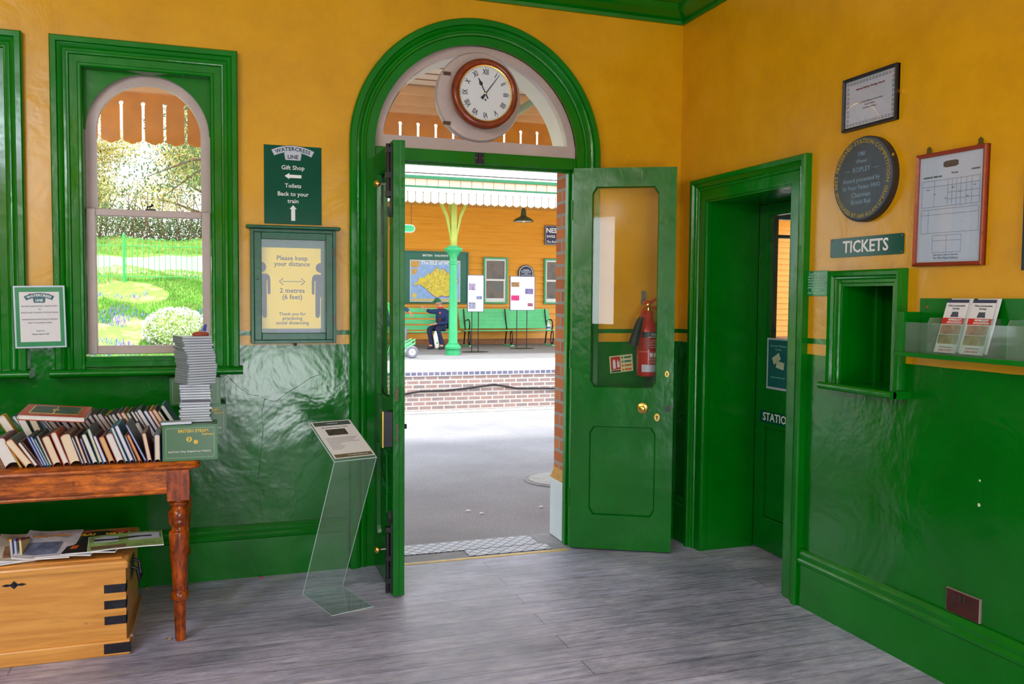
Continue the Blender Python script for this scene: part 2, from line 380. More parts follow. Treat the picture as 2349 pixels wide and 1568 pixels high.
# floor, ceiling, hidden walls
f = MB(); f.box(-5.3, -6.5, -.2, 3.5, -.02, 0); struct(f.build('floor', M_FLOOR, smooth=0))
th = MB(); th.box(-1.86, -.02, -.2, -.655, .33, -.004); struct(th.build('trim_threshold', mat('concrete_sill', srgb(150, 150, 158), .75, var=.15, vs=9, bump=.3, bs=80), smooth=0))
f = MB(); f.box(-5.3, -.02, -.2, -1.86, .31, 0); f.box(-.655, -.02, -.2, 3.5, .31, 0); struct(f.build('floor_margin', M_FLOOR, smooth=0))
c = MB(); c.box(-5.3, -6.5, 3.2, 3.5, .31, 3.35); struct(c.build('ceiling', mat('ceiling_white', srgb(225, 220, 214), .7, var=.03), smooth=0))
wall_y('wall_south', -6.5, -6.2, -5.3, 3.5, 3.2, [(-4.8, -4.1, 1.1, 2.6), (-2.62, -1.38, 0, 2.25), (-1.05, -.25, 1.1, 2.6)], M_WALL)
b = MB(); b.box(-5.3, -6.2, 0, -5, 0, 3.2); struct(b.build('wall_west', M_WALL, smooth=0))
# unseen slab added on the street side to block sun from the openings
b = MB(); b.box(-5.5, -8.6, 2.75, 1, -6.5, 2.85); struct(b.build('sun_blocker_street_side', M_CREAM, smooth=0))
# east wall with the office doorway and the ticket hatch
def wall_x(name, x0, x1, ya, yb_, top, holes, m):
    b = MB(); ys = sorted({ya, yb_}|{h[0] for h in holes}|{h[1] for h in holes})
    for a, c in zip(ys, ys[1:]):
        h = next((h for h in holes if h[0] <= a+1e-6 and h[1] >= c-1e-6), None)
        if h is None: b.box(x0, a, 0, x1, c, top); continue
        if h[2] > 0: b.box(x0, a, 0, x1, c, h[2])
        b.box(x0, a, h[3], x1, c, top)
    return struct(b.build(name, m, smooth=0))
HO = (-1.085, -.285, 0, 2.02); HT = (-1.77, -1.445, 1.08, 1.54)
wall_x('wall_east', 0, .10, -6.2, 0, 3.2, [HO, HT], M_WALL)
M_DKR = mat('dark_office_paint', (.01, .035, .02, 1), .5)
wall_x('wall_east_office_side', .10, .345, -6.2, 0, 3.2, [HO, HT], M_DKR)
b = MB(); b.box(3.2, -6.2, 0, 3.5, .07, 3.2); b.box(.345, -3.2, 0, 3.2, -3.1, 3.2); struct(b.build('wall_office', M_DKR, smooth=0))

# skirting boards with moulded top
SK = [(0, 0), (0, .022), (.20, .022), (.207, .030), (.222, .033), (.232, .028), (.236, .024), (.242, .026), (.256, .026), (.266, .020), (.275, .012), (.275, 0)]
def skirt_y(name, xa, xb):
    b = MB(); V = [(x, -v, u) for x in (xa, xb) for u, v in SK]; k = len(SK)
    b.add(V, [(i, i+1, k+i+1, k+i) for i in range(k-1)]+[tuple(range(k)), tuple(range(2*k-1, k-1, -1))]); return struct(b.build(name, M_GG, smooth=30))
skirt_y('baseboard_north_left', -5, -1.985); skirt_y('baseboard_north_right', -.54, 0)
def skirt_x(name, ya, yb_):
    b = MB(); V = [(-v, y, u) for y in (ya, yb_) for u, v in SK]; k = len(SK)
    b.add(V, [(i, i+1, k+i+1, k+i) for i in range(k-1)]+[tuple(range(k)), tuple(range(2*k-1, k-1, -1))]); return struct(b.build(name, M_GG, smooth=30))
skirt_x('baseboard_east', -1.215, -6.2); skirt_x('baseboard_east_corner', 0, -.165)
# cornice
CO = [(0, 0), (.015, 0), (.02, .018), (.012, .028), (.03, .04), (.055, .05), (.078, .07), (.09, .092), (.112, .098), (.12, .106), (.12, .13), (0, .13)]
b = MB(); k = len(CO); V = []
for (x, y, mx, my) in ((-5, 0, 0, -1), (0, 0, -1, -1), (0, -6.2, -1, 0)):
    for o_, h in CO: V.append((x+mx*o_, y+my*o_, 3.072+h))
b.add(V, [(j*k+i, (j+1)*k+i, (j+1)*k+i+1, j*k+i+1) for j in range(2) for i in range(k-1)]); struct(b.build('trim_cornice', M_GG, smooth=30))

# ------------------------------------------------------------------ doorway: moulded arch casing, frame, fanlight
PA = [(0, 0), (0, .014), (.046, .014), (.050, .024), (.060, .026), (.066, .020), (.075, .020), (.084, .031), (.092, .035), (.098, .033), (.102, .045), (.130, .046), (.137, .038), (.137, 0)]
R0 = .578
path = [(XC-R0, 0), (XC-R0, 1.2), (XC-R0, SPR)]+arcpts(XC, SPR, R0, PI, 0, 48)[1:-1]+[(XC+R0, SPR), (XC+R0, 1.2), (XC+R0, 0)]
b = MB(); b.sweep(PA, path, lambda a, z, v: (a, -v, z)); struct(b.build('trim_arch_casing', M_GG, smooth=30))
b = MB(); b.box(-1.865, -.001, 0, -1.828, .09, SPR); b.box(-.693, -.001, 0, -.655, .09, SPR); b.box(-1.828, -.001, 2.187, -.693, .09, 2.252)
b.box(-1.83, .045, 0, -1.815, .09, 2.19); b.box(-.706, .045, 0, -.693, .09, 2.19); b.box(-1.83, .05, 2.175, -.69, .09, 2.19)
struct(b.build('trim_door_frame', M_GG, smooth=0, bevel=.003))
fl = thing('window_3', None, None, (XC, .05, SPR), kind='structure')
ro, ri = .583, .537
b = MB(); o_ = arcpts(0, 0, ro, PI, 0, 48); i_ = arcpts(0, 0, ri, PI-math.asin(.07/ri), math.asin(.07/ri), 48)
V = []; 
for (ox, oz), (ix, iz) in zip(o_, i_): V += [(ox, -.025, oz), (ix, -.025, iz), (ix+0, .025, iz), (ox, .025, oz)]
b.add(V, [(4*j+q, 4*j+4+q, 4*j+4+(q+1) % 4, 4*j+(q+1) % 4) for j in range(48) for q in range(4)])
b.box(-ro, -.026, 0, ro, .024, .07); b.build('fanlight_frame', M_WHITE, fl, smooth=30)
b = MB(); b.prism([(ro-.03, .02)]+arcpts(0, 0, .55, 0.03, PI-.03, 40)+[(-ro+.03, .02)], .0, .004, 'y'); b.build('glass', M_GLASS, fl, smooth=0)
b = MB(); b.box(-.028, -.035, -.062, .028, -.052, -.002); b.box(-.006, -.052, -.062, .008, -.066, -.002); b.build('bolt_keeper', M_BLACK, fl, smooth=0, bevel=.002)
b = MB(); [b.lathe([(-.0535, .005), (-.056, .0035)], 8, (x, 0, -.03), 'y') for x in (-.018, .018)]; b.build('screw', mat('rusty_screw', srgb(150, 80, 30), .5), fl)

# round clock on its white backing disc
ck = thing('wall_clock', 'round wooden-cased wall clock with Roman numerals on a white backing disc in the fanlight', 'clock', (XC-.004, .025, 2.552), R_BACK)
b = MB(); b.lathe([(-.02, .242), (.018, .242), (.030, .236), (.034, .22), (.034, .001)], 56); b.build('backing_disc', M_WHITE, ck, smooth=30)
b = MB(); b.lathe([(.03, .165), (.055, .172), (.09, .176), (.10, .186), (.118, .188), (.135, .180), (.142, .168), (.139, .155), (.130, .149)], 56, (.006, -.002, 0), cap=False)
MW = wood_mat('mahogany', (.16, .025, .008, 1), (.30, .05, .012, 1), .2, (3, 3, 3), 5); b.build('case', MW, ck, smooth=50)
b = MB(); b.lathe([(.128, .1505), (.134, .150), (.133, .1445), (.127, .1445)], 56, (.006, -.002, 0), cap=False); b.build('bezel', M_BRASS, ck)
b = MB(); b.lathe([(.120, .149), (.126, .149), (.1262, .001)], 48, (.006, -.002, 0)); b.build('dial', mat('white_dial', srgb(222, 226, 232), .4, var=.02), ck, smooth=30)
for y0 in (.10, -.165): b = MB(); b.box(-.205, y0, .034, -.165, y0+.018, .042); b.build('mounting_bracket', mat('rusty_bracket', srgb(90, 55, 35), .5), ck, smooth=0)
for i, s_ in enumerate(['XII', 'I', 'II', 'III', 'IIII', 'V', 'VI', 'VII', 'VIII', 'IX', 'X', 'XI']):
    a = PI/2-i*PI/6; t = text(s_, .036, M_BTXT, ck, 0, 0, .0005, bold=.012, name='numeral', sx=.78)
    for v in t.data.vertices: v.co.y *= 1.15
    for v in t.data.vertices:
        co = Matrix.Rotation(a-PI/2, 3, 'Z') @ v.co; v.co = (co.x+.113*math.cos(a)+.006, co.y+.113*math.sin(a)-.002, co.z+.1268)
b = MB()
for i in range(60):
    a = PI*2*i/60; w_ = .0022 if i % 5 == 0 else .0007; l_ = .004 if i % 5 == 0 else .003
    T = Matrix.Translation((.006, -.002, .1266)) @ Matrix.Rotation(a, 4, 'Z'); b.T = T; b.box(.1395-l_, -w_, 0, .1395, w_, .0006)
b.T = Matrix(); b.build('minute_marks', M_BTXT, ck, smooth=0)
for nm, ang, poly, zz in (('hour_hand', 27, [(-.003, -.03), (.003, -.03), (.0025, .045), (.011, .056), (.003, .075), (.002, .088), (-.002, .088), (-.003, .075), (-.011, .056), (-.0025, .045)], .1285),
                       ('minute_hand', -37, [(-.009, -.036), (.009, -.036), (.0028, 0), (.0012, .128), (-.0012, .128), (-.0028, 0)], .1305)):
    b = MB(); b.T = Matrix.Translation((.006, -.002, zz)) @ Matrix.Rotation(math.radians(ang), 4, 'Z'); b.prism(poly, 0, .0012); b.build(nm, M_BTXT, ck, smooth=0)
b = MB(); b.lathe([(.128, .006), (.134, .006), (.136, .002)], 14, (.006, -.002, 0)); b.build('hand_boss', M_BRASS, ck)
b = MB(); b.lathe([(.1262, .005), (.1275, .005)], 12, (.006, -.036, 0)); b.build('winding_hole', M_BTXT, ck)

# ------------------------------------------------------------------ sash windows
WC = -2.947
def sash_window(name):
    t = thing(name, None, None, (WC, 0, 0), kind='structure')
    hw = .288; zt = 2.535; zb = 1.095
    PW = [(0, -.002), (0, .006), (.006, .012), (.016, .012), (.02, .008), (.052, .010), (.056, .020), (.062, .022), (.07, .018), (.078, .018), (.086, .030), (.094, .034), (.1, .032), (.104, .043), (.126, .044), (.132, .036), (.132, 0)]
    b = MB(); b.sweep(PW, [(-hw, zb), (-hw, zt), (hw, zt), (hw, zb)], lambda a, z, v: (a, -v, z)); b.build('casing', M_GG, t, smooth=30)
    b = MB()                                            # box lining of the reveal
    for x in (-1, 1): b.box(x*hw, -.003, zb, x*(hw+.03), .15, zt+.03)
    b.box(-hw, -.003, zt, hw, .15, zt+.035); b.box(-hw-.03, 0, zb, hw+.03, .15, 1.135); b.box(-hw, -.002, 1.125, hw, .06, 1.150)
    b.build('lining', M_GG, t, smooth=0, bevel=.002)
    zc = 2.535-.283; R = .283
    b = MB(); A = arcpts(0, zc, R, PI, 0, 32)           # green spandrel round the arched head
    V = [(x, y, z) for y in (.055, .075) for x, z in A]+[(x, y, zt) for y in (.055, .075) for x, z in A]; n = 33
    for i in range(32): b.add([V[i], V[i+1], V[2*n+i+1], V[2*n+i]], [(0, 1, 2, 3)]); b.add([V[i], V[i+1], V[n+i+1], V[n+i]], [(0, 1, 2, 3)])
    b.box(-hw, .055, zc, -R, .075, zt); b.box(hw, .055, zc, R, .075, zt)
    b.build('spandrel', M_GG, t, smooth=0)
    def ringpart(y0, y1):
        b = MB(); ri2 = R-.042; O = [(-R-.012, 1.845)]+arcpts(0, zc, R+.016, PI, 0, 32)+[(R+.012, 1.845)]; I = [(-ri2, 1.845)]+arcpts(0, zc, ri2, PI, 0, 32)+[(ri2, 1.845)]
        V = []
        for (ox, oz), (ix, iz) in zip(O, I): V += [(ox, y0, oz), (ix, y0, iz), (ix, y1, iz), (ox, y1, oz)]
        m = len(O)-1; b.add(V, [(4*j+q, 4*j+4+q, 4*j+4+(q+1) % 4, 4*j+(q+1) % 4) for j in range(m) for q in range(4)]); return b, ri2
    b, ri2 = ringpart(.095, .13); b.box(-R, .095, 1.845, R, .13, 1.875); up = b.build('upper_sash', M_WHITE, t, smooth=30)
    g = MB(); g.prism([(ri2+.01, 1.86)]+arcpts(0, zc, ri2+.01, 0, PI, 32)+[(-ri2-.01, 1.86)], .111, .114, 'y'); g.build('glass', M_GLASS, up, smooth=0)
    b = MB(); b.box(-.286, .055, 1.158, -.244, .09, 1.872); b.box(.286, .055, 1.158, .244, .09, 1.872); b.box(-.244, .055, 1.838, .244, .09, 1.872); b.box(-.244, .055, 1.158, .244, .09, 1.200)
    lo = b.build('lower_sash', M_WHITE, t, smooth=0, bevel=.004)
    g = MB(); g.box(-.25, .070, 1.195, .25, .073, 1.845); g.build('glass', M_GLASS, lo, smooth=0)
    b = MB(); b.box(-.02, .058, 1.872, .028, .088, 1.879); b.tube([(-.01, .07, 1.878), (-.012, .068, 1.888), (.01, .06, 1.892)], .004); b.ball((.012, .06, 1.897), .007); b.build('sash_catch', M_BLACK, t)
    b = MB(); pf = [(0, 1.058), (-.06, 1.056), (-.078, 1.062), (-.084, 1.074), (-.078, 1.088), (-.06, 1.095), (0, 1.096)]; b.prism(pf, -.435, .435, 'x'); b.build('window_sill', M_GG, t, smooth=50)
    return t
w1 = sash_window('window_1'); w2 = copy_tree(w1); w2.name = 'window_2'; w2.location.x = WC-.954
# office window towards the platform
ow = thing('window_4', None, None, (1.1, .1, 1.57), kind='structure')
b = MB()
for x0, x1, z0, z1 in ((-.4, -.35, -.45, .45), (.35, .4, -.45, .45), (-.35, .35, .4, .45), (-.35, .35, -.45, -.4), (-.35, .35, .28, .30)): b.box(x0, 0, z0, x1, .05, z1)
b.box(-.012, .01, -.4, .012, .04, .28)
b.build('window_frame', mat('dark_frame', (.01, .015, .02, 1), .4), ow, smooth=0); g = MB(); g.box(-.37, .02, -.42, .37, .023, .42); g.build('glass', M_GLASS, ow, smooth=0)

# ------------------------------------------------------------------ door leaves
def leaf(name, W_=.578, H=2.19, T=.046, handed=1):
    """local: x from hinge to tip, z up, y from 0 (shown face) to T (back); upper light glazed, lower panel, notched corners"""
    t = thing(name, None, None, kind='structure'); b = MB(); ch = .022
    gx0, gx1, gz0, gz1 = .108, .482, .945, 2.085; px0, px1, pz0, pz1 = .10, .478, .207, .722
    def notched(x0, x1, z0, z1):
        c = ch; return [(x0+c, z0), (x1-c, z0), (x1-c*.6, z0+c*.7), (x1, z0+c*1.6), (x1, z1-c*1.6), (x1-c*.6, z1-c*.7), (x1-c, z1), (x0+c, z1), (x0+c*.6, z1-c*.7), (x0, z1-c*1.6), (x0, z0+c*1.6), (x0+c*.6, z0+c*.7)]
    # stiles and rails
    b.box(0, 0, .01, gx0-.012, T, H); b.box(gx1+.012, 0, .01, W_, T, H)
    for z0, z1 in ((.01, pz0-.012), (pz1+.012, gz0-.012), (gz1+.012, H)): b.box(gx0-.012, 0, z0, gx1+.012, T, z1)
    for (x0, x1, z0, z1) in ((gx0, gx1, gz0, gz1), (gx0, gx1, pz0, pz1)):   # chamfered moulding round each opening, front and back
        for yf, yi in ((0.0, .012), (T, T-.012)):
            out = [(x0-.012, z0-.012), (x1+.012, z0-.012), (x1+.012, z1+.012), (x0-.012, z1+.012)]; yi = yi+(.004 if yf == 0 else -.004)
            N = notched(x0, x1, z0, z1); V = [(x, yf, z) for x, z in out]+[(x, yf, z) for x, z in N]+[(x+(.006 if x < .29 else -.006), yi, z+(.006 if z < (z0+z1)/2 else -.006)) for x, z in N]
            F = [(0, 1, 5, 4), (1, 5, 6, 7), (1, 2, 8, 7), (2, 8, 9, 10), (2, 3, 11, 10), (3, 11, 12, 13), (3, 0, 14, 13), (0, 14, 15, 4)]
            F += [(4+i, 4+(i+1) % 12, 16+(i+1) % 12, 16+i) for i in range(12)]; b.add(V, F)
    b.build('stiles_and_rails', M_GDOOR, t, smooth=0)
    p = MB(); p.box(gx0-.01, .0165, pz0-.01, gx1+.01, T-.0165, pz1+.01); p.build('lower_panel', M_GDOOR, t, smooth=0)
    g = MB(); g.box(gx0-.01, T/2-.002, gz0-.01, gx1+.01, T/2+.002, gz1+.01); g.build('glass', M_GLASS, t, smooth=0)
    return t
d2 = leaf('door_2'); ang = math.atan2(-.276, .517); d2.location = (-.709, -.038, 0); d2.rotation_euler = (0, 0, ang)
b = MB(); b.lathe([(0, .031), (-.004, .031), (-.007, .026), (-.008, .013), (-.022, .010), (-.030, .016), (-.036, .017), (-.040, .012), (-.0405, .001)], 28, (.408, 0, .833), 'y'); b.build('door_knob', M_BRASS, d2)
def keyhole(x, z, r, nm='keyhole_plate'):
    b = MB(); b.prism([(x+r*math.cos(a)*.85, z+r*1.25*math.sin(a)) for a in [2*PI*i/20 for i in range(20)]], 0, -.003, 'y'); k = b.build(nm, M_BRASS, d2, smooth=30)
    b = MB(); b.lathe([(-.003, r*.28), (-.0036, r*.28)], 10, (x, 0, z+r*.2), 'y'); b.box(x-r*.15, -.003, z-r*.75, x+r*.15, -.0036, z+r*.1); b.build('keyhole', M_BTXT, k, smooth=0)
keyhole(.489, .783, .018); keyhole(.541, 1.03, .014)
b = MB(); b.box(.535, -.001, .815, .562, -.003, .852); b.lathe([(-.002, .006), (-.012, .006)], 10, (.548, 0, .833), 'y'); b.build('lock_plate', mat('dull_lock_plate', srgb(60, 75, 70), .5), d2, smooth=0)
b = MB(); b.box(W_ if False else .578, .012, .84, .583, .03, .87); b.build('latch_tongue', M_BLACK, d2, smooth=0)
b = MB(); [b.lathe([(0, .007), (.11, .007)], 10, (-.006, .004, z), 'z') for z in (.25, 1.05, 1.9)]; b.build('hinge', M_GG, d2)
# left leaf: opened square into the room, room-side face towards the table
d1 = leaf('door_1'); d1.location = (-1.841, -.002, 0); d1.rotation_euler = (0, 0, -PI/2)
for v_ in d1.children:
    v_.data = v_.data.copy()
    for v in v_.data.vertices: v.co.x *= .545/.578; v.co.y = v.co.y*1.2
d1.scale = (1, 1, 1)
# local frame of this leaf: +x = into the room (-y world), -y = world -x face... shown face is local y=0 -> faces world -x
def tall(b_, *a): return b_
b = MB(); b.box(.475, -.001, .735, .545, -.045, .905); rl = b.build('rim_lock', M_BLACK, d1, smooth=0, bevel=.002)
b = MB(); b.box(.543, -.040, .738, .5435, -.004, .902); b.box(.474, -.0455, .733, .546, -.052, .907); b.build('brass_edge', M_BRASS, rl, smooth=0, bevel=.001)
for nm, z0, z1, kz, tip in (('top_bolt', 1.88, 2.175, 1.985, -1), ('bottom_bolt', .02, .36, .235, 1)):
    b = MB(); b.box(.497, -.001, z0, .533, -.008, z1); b.tube([(.515, -.02, z0+(.0 if tip > 0 else .04)), (.515, -.02, z1-(.05 if tip > 0 else 0))], .010, 10)
    for z in (z0+.06, (z0+z1)/2, z1-.03): b.box(.499, -.008, z-.012, .531, -.031, z+.012)
    if tip < 0: b.prism([(.503, 1.88), (.527, 1.88), (.522, 1.85), (.515, 1.83), (.508, 1.85)], -.002, -.02, 'y')
    else: b.prism([(.503, .36), (.527, .36), (.53, .385), (.515, .42), (.50, .385)], -.002, -.02, 'y')
    bo = b.build(nm, M_BLACK, d1, smooth=30)
    b = MB(); b.tube([(.515, -.028, kz), (.515, -.058, kz)], .005, 8); b.build('stem', M_STEEL, bo); b = MB(); b.ball((.515, -.07, kz), .0165, 16); b.build('knob', M_BRASS, bo)
b = MB(); b.tube([(.46, -.012, .40), (.46, -.014, .70)], .007, 8); b.build('push_bar', M_GDOOR, d1)
b = MB(); b.box(.5455, .014, .80, .5465, .024, .845); b.box(.5455, .014, .76, .5465, .024, .79); b.box(.5455, .010, .955, .5465, .024, 1.02); b.build('mortice_plate', mat('bare_rusty_steel', srgb(110, 80, 75), .5, metal=.5, var=.4, vs=60), d1, smooth=0)
b = MB(); b.lathe([(0, .012), (.0125, .012)], 10, (.53, .055, .83), 'y'); b.build('outer_knob', M_BLACK, d1)
for s_, z in (('HAVE', .655), ('YOUR', .575), ('TICKETS', .49)):
    t = text(s_, .05, mat('faded_green_letter', srgb(60, 150, 110), .5), d1, 0, 0, 0, fit=.20 if len(s_) > 5 else .13)
    for v in t.data.vertices: v.co = (v.co.x+.275, .0150-v.co.z*2-.001, v.co.y+z)
b = MB(); b.box(.540, .030, .01, .551, .0552, 2.19); b.build('meeting_bead', M_GDOOR, d1, smooth=0, bevel=.002)
# yellow strip and tread plates
b = MB(); b.box(-1.70, -.062, 0, -.725, -.032, .002); struct(b.build('trim_yellow_strip', mat('yellow_strip', srgb(225, 190, 80), .5, var=.2, vs=20), smooth=0))
def tread(x0, x1, y0, y1):
    b = MB(); b.box(x0, y0, -.004, x1, y1, .0); 
    return b
s = NT('tread_plate'); cc = s.co((1, 1, 1)); r45 = s.n('Mapping'); r45.inputs['Rotation'].default_value = (0, 0, PI/4); s.l(cc, r45.inputs[0])
bk = s.n('TexBrick'); bk.offset = 0; s.l(r45.outputs[0], bk.inputs['Vector']); bk.inputs['Scale'].default_value = 1; bk.inputs['Brick Width'].default_value = .05; bk.inputs['Row Height'].default_value = .05; bk.inputs['Mortar Size'].default_value = .0042
for k_, c_ in (('Color1', (.26, .26, .30, 1)), ('Color2', (.31, .31, .36, 1)), ('Mortar', (.04, .04, .05, 1))): bk.inputs[k_].default_value = c_
M_TREAD = s.bsdf(bk.outputs[0], .4, .5, .5, [(bk.outputs['Fac'], -.8, .004)])
struct(tread(-1.76, -.84, .12, .30).build('trim_tread_plate', M_TREAD, smooth=0)); struct(tread(-1.30, -.80, .0, .112).build('trim_tread_plate_inner', M_TREAD, smooth=0))

# ------------------------------------------------------------------ office doorway on the east wall
PD = [(0, 0), (0, .012), (.055, .012), (.059, .020), (.068, .022), (.074, .017), (.082, .027), (.09, .031), (.096, .040), (.118, .042), (.124, .034), (.124, 0)]
def casing_x(name, ya, yb_, top, prof, bottom=0):
    b = MB(); b.sweep(prof, [(-yb_, bottom), (-yb_, top), (-ya, top), (-ya, bottom)], lambda a, z, v: (-v, -a, z)); return struct(b.build(name, M_GG, smooth=30))
casing_x('trim_office_door_casing', -1.09, -.30, 2.012, PD)
b = MB(); b.box(-.002, -.285, 0, .35, -.302, 2.02); b.box(-.002, -1.085, 0, .35, -1.068, 2.02); b.box(-.002, -1.07, 2.0, .35, -.30, 2.02)
b.box(.0, -.302, 0, .03, -.309, 2.0); b.box(.0, -1.068, 0, .03, -1.061, 2.0); struct(b.build('trim_office_door_lining', M_GG, smooth=0, bevel=.002))
d3 = thing('door_3', None, None, (.35, -.302, 0), (0, 0, -PI/2), kind='structure')      # local x runs towards the room's near end
b = MB(); Wd = .766; gx0, gx1, gz0, gz1 = .09, .66, .95, 1.93
b.box(0, 0, .01, gx0, .04, 2.0); b.box(gx1, 0, .01, Wd, .04, 2.0)
for z0, z1 in ((.01, .20), (.72, gz0), (gz1, 2.0)): b.box(gx0, 0, z0, gx1, .04, z1)
b.box(gx0, .015, .20, gx1, .03, .72); b.build('stiles_and_rails', M_GDOOR, d3, smooth=0, bevel=.004)
g = MB(); g.box(gx0, .018, gz0, gx1, .022, gz1); g.build('glass', M_GLASS, d3, smooth=0)
sg = thing('door_sign', 'dark green enamel sign reading STATION below the glass of the office door', 'sign', (.348, -.655, .782), R_RIGHT)
b = MB(); b.box(-.30, -.034, 0, .30, .034, .003); b.build('plate', M_DKG, sg, smooth=0, bevel=.002); text('STATION', .052, M_WTXT, sg, -.135, 0, .0035, bold=.015, fit=.265)
ps = thing('ticket_poster', 'small teal poster with two tickets, taped inside the glass of the office door', 'poster', (.347, -.515, 1.092), R_RIGHT)
b = MB(); b.box(-.105, -.145, -.001, .105, .145, .001); b.build('sheet', mat('poster_border', srgb(185, 195, 215), .4, var=.02), ps, smooth=0)
b = MB(); b.box(-.092, -.132, .001, .092, .135, .0015); b.build('printed_field', mat('poster_teal', srgb(20, 95, 100), .4, var=.05), ps, smooth=0)
text('Souvenir Platform\nTickets', .02, mat('pale_green_letter', srgb(120, 190, 170), .5), ps, 0, .092, .002, fit=.14, name='heading')
for (x, y, a) in ((-.015, .03, .5), (.02, -.005, -.15)):
    b = MB(); b.T = Matrix.Translation((x, y, .002)) @ Matrix.Rotation(a, 4, 'Z'); b.box(-.035, -.02, 0, .035, .02, .0006); q = b.build('ticket_picture', mat('ticket_cream', srgb(190, 205, 180), .5), ps, smooth=0)
text('available here for 1 each', .012, mat('pale_green_letter', srgb(120, 190, 170), .5), ps, 0, -.075, .002, fit=.13, name='caption')
# added fill globes that brighten the booking hall, outside the view
M_FILL = bpy.data.materials.new('fill_glow'); M_FILL.use_nodes = True; nn = M_FILL.node_tree; nn.nodes.clear()
_o = nn.nodes.new('ShaderNodeOutputMaterial'); _e = nn.nodes.new('ShaderNodeEmission'); _e.inputs[0].default_value = (.70, .84, 1, 1); _e.inputs[1].default_value = 36; nn.links.new(_e.outputs[0], _o.inputs[0])
for i, (x, y) in enumerate(((-4.6, -5.5), (-4.6, -3.3))):
    t = thing('fill_globe', '%s of the two added fill globes below the booking hall ceiling, out of view' % ('far', 'near')[i], 'lamp', (x, y, 2.72), group='added fill globes')
    b = MB(); b.ball((0, 0, 0), .19, 24); b.build('globe', M_FILL, t); b = MB(); b.tube([(0, 0, .18), (0, 0, .48)], .01); b.lathe([(.17, .05), (.22, .045)], 16); b.build('stem', M_BRASS, t)
# ------------------------------------------------------------------ outside: near platform, track, far platform
b = MB(); b.box(-14, .31, -.25, 16, 5.95, -.012); struct(b.build('ground_near_platform', M_ASPH, smooth=0))
b = MB(); b.box(-14, 5.95, -.25, 16, 6.16, -.004); struct(b.build('kerb_near_platform', mat('kerb_stone', srgb(170, 168, 160), .8, var=.2, vs=14), smooth=0))
b = MB(); b.box(-14, 6.0, -.9, 16, 6.12, -.25); struct(b.build('platform_face_near', M_PBRICK, smooth=0))
b = MB(); b.box(-14, 6.12, -1.0, 16, 10.2, -.86); struct(b.build('track_bed', mat('ballast', srgb(140, 130, 120), .9, var=.4, vs=40, bump=.8, bs=60), smooth=0))
for y in (7.45, 8.885):
    r = thing('rail', 'rusty steel running rail, %s of the two beyond the platform edge' % ('nearer' if y < 8 else 'farther'), 'rail', (0, y, -.86), group='rails')
    b = MB(); b.prism([(-.07, 0), (.07, 0), (.07, .012), (.01, .03), (.01, .11), (.035, .12), (.035, .155), (-.035, .155), (-.035, .12), (-.01, .11), (-.01, .03), (-.07, .012)], -14, 16, 'x'); b.build('rail_section', M_STEEL, r, smooth=0)
b = MB(); b.box(-14, 10.16, -.9, 16, 10.5, .068); struct(b.build('platform_face_far', M_PBRICK, smooth=0))
b = MB(); b.box(-14, 10.15, .068, 16, 10.40, .150); struct(b.build('platform_coping_far', M_BLUEBR, smooth=0))
b = MB(); b.box(-14, 10.40, -.2, 16, 12.9, .151); struct(b.build('platform_edge_far', mat('pale_paving', (.74, .73, .72, 1), .8, var=.05), smooth=0))
b = MB(); b.box(-14, 12.9, -.2, 16, 19.2, .150); struct(b.build('ground_far_platform', mat('far_asphalt', (.24, .24, .255, 1), .85, var=.1, vs=3), smooth=0))
b = MB(); pts = [(-2+.45*i, 10.15, -.18+.05*math.sin(i*.9)+.03*math.sin(i*2.3)) for i in range(30)]; b.tube(pts, .016, 8)
tag(b.build('power_cable', M_BLACK), 'black cable slung along the brick face of the far platform', 'cable')
mh = thing('manhole_cover', 'round iron manhole cover set in the asphalt outside the doorway', 'manhole cover', (-.02, 1.8, -.012))
b = MB(); b.lathe([(0, .30), (.006, .30), (.008, .29), (.008, .001)], 40); b.build('rim', mat('cast_iron', (.16, .15, .15, 1), .6, metal=.3, var=.3, vs=30), mh, smooth=30)
b = MB(); b.lathe([(.007, .262), (.012, .262), (.012, .001)], 40); b.build('lid', mat('dusty_iron', (.30, .30, .29, 1), .7, metal=.2, var=.3, vs=30), mh, smooth=30)
ps_ = [(-1.02, 1.02, .02), (-.95, .93, .017), (-.38, .92, .024), (-.50, .98, .018), (-.36, .62, .02)]
for i, (x, y, r_) in enumerate(ps_):
    b = MB(); b.ball((0, 0, 0), r_, 8, (1, .8, .5)); o = b.build('pebble', M_PAPER); o.location = (x, y, -.008)
    tag(o, ['pale pebble on the asphalt, farthest left of the five by the doorway', 'pale pebble just in front of the left-hand pebble', 'largest pale pebble, right of the doorway asphalt', 'small pebble left of the largest pebble', 'pinkish pebble nearest the tread plates'][i], 'pebble', 'pebbles on the asphalt')

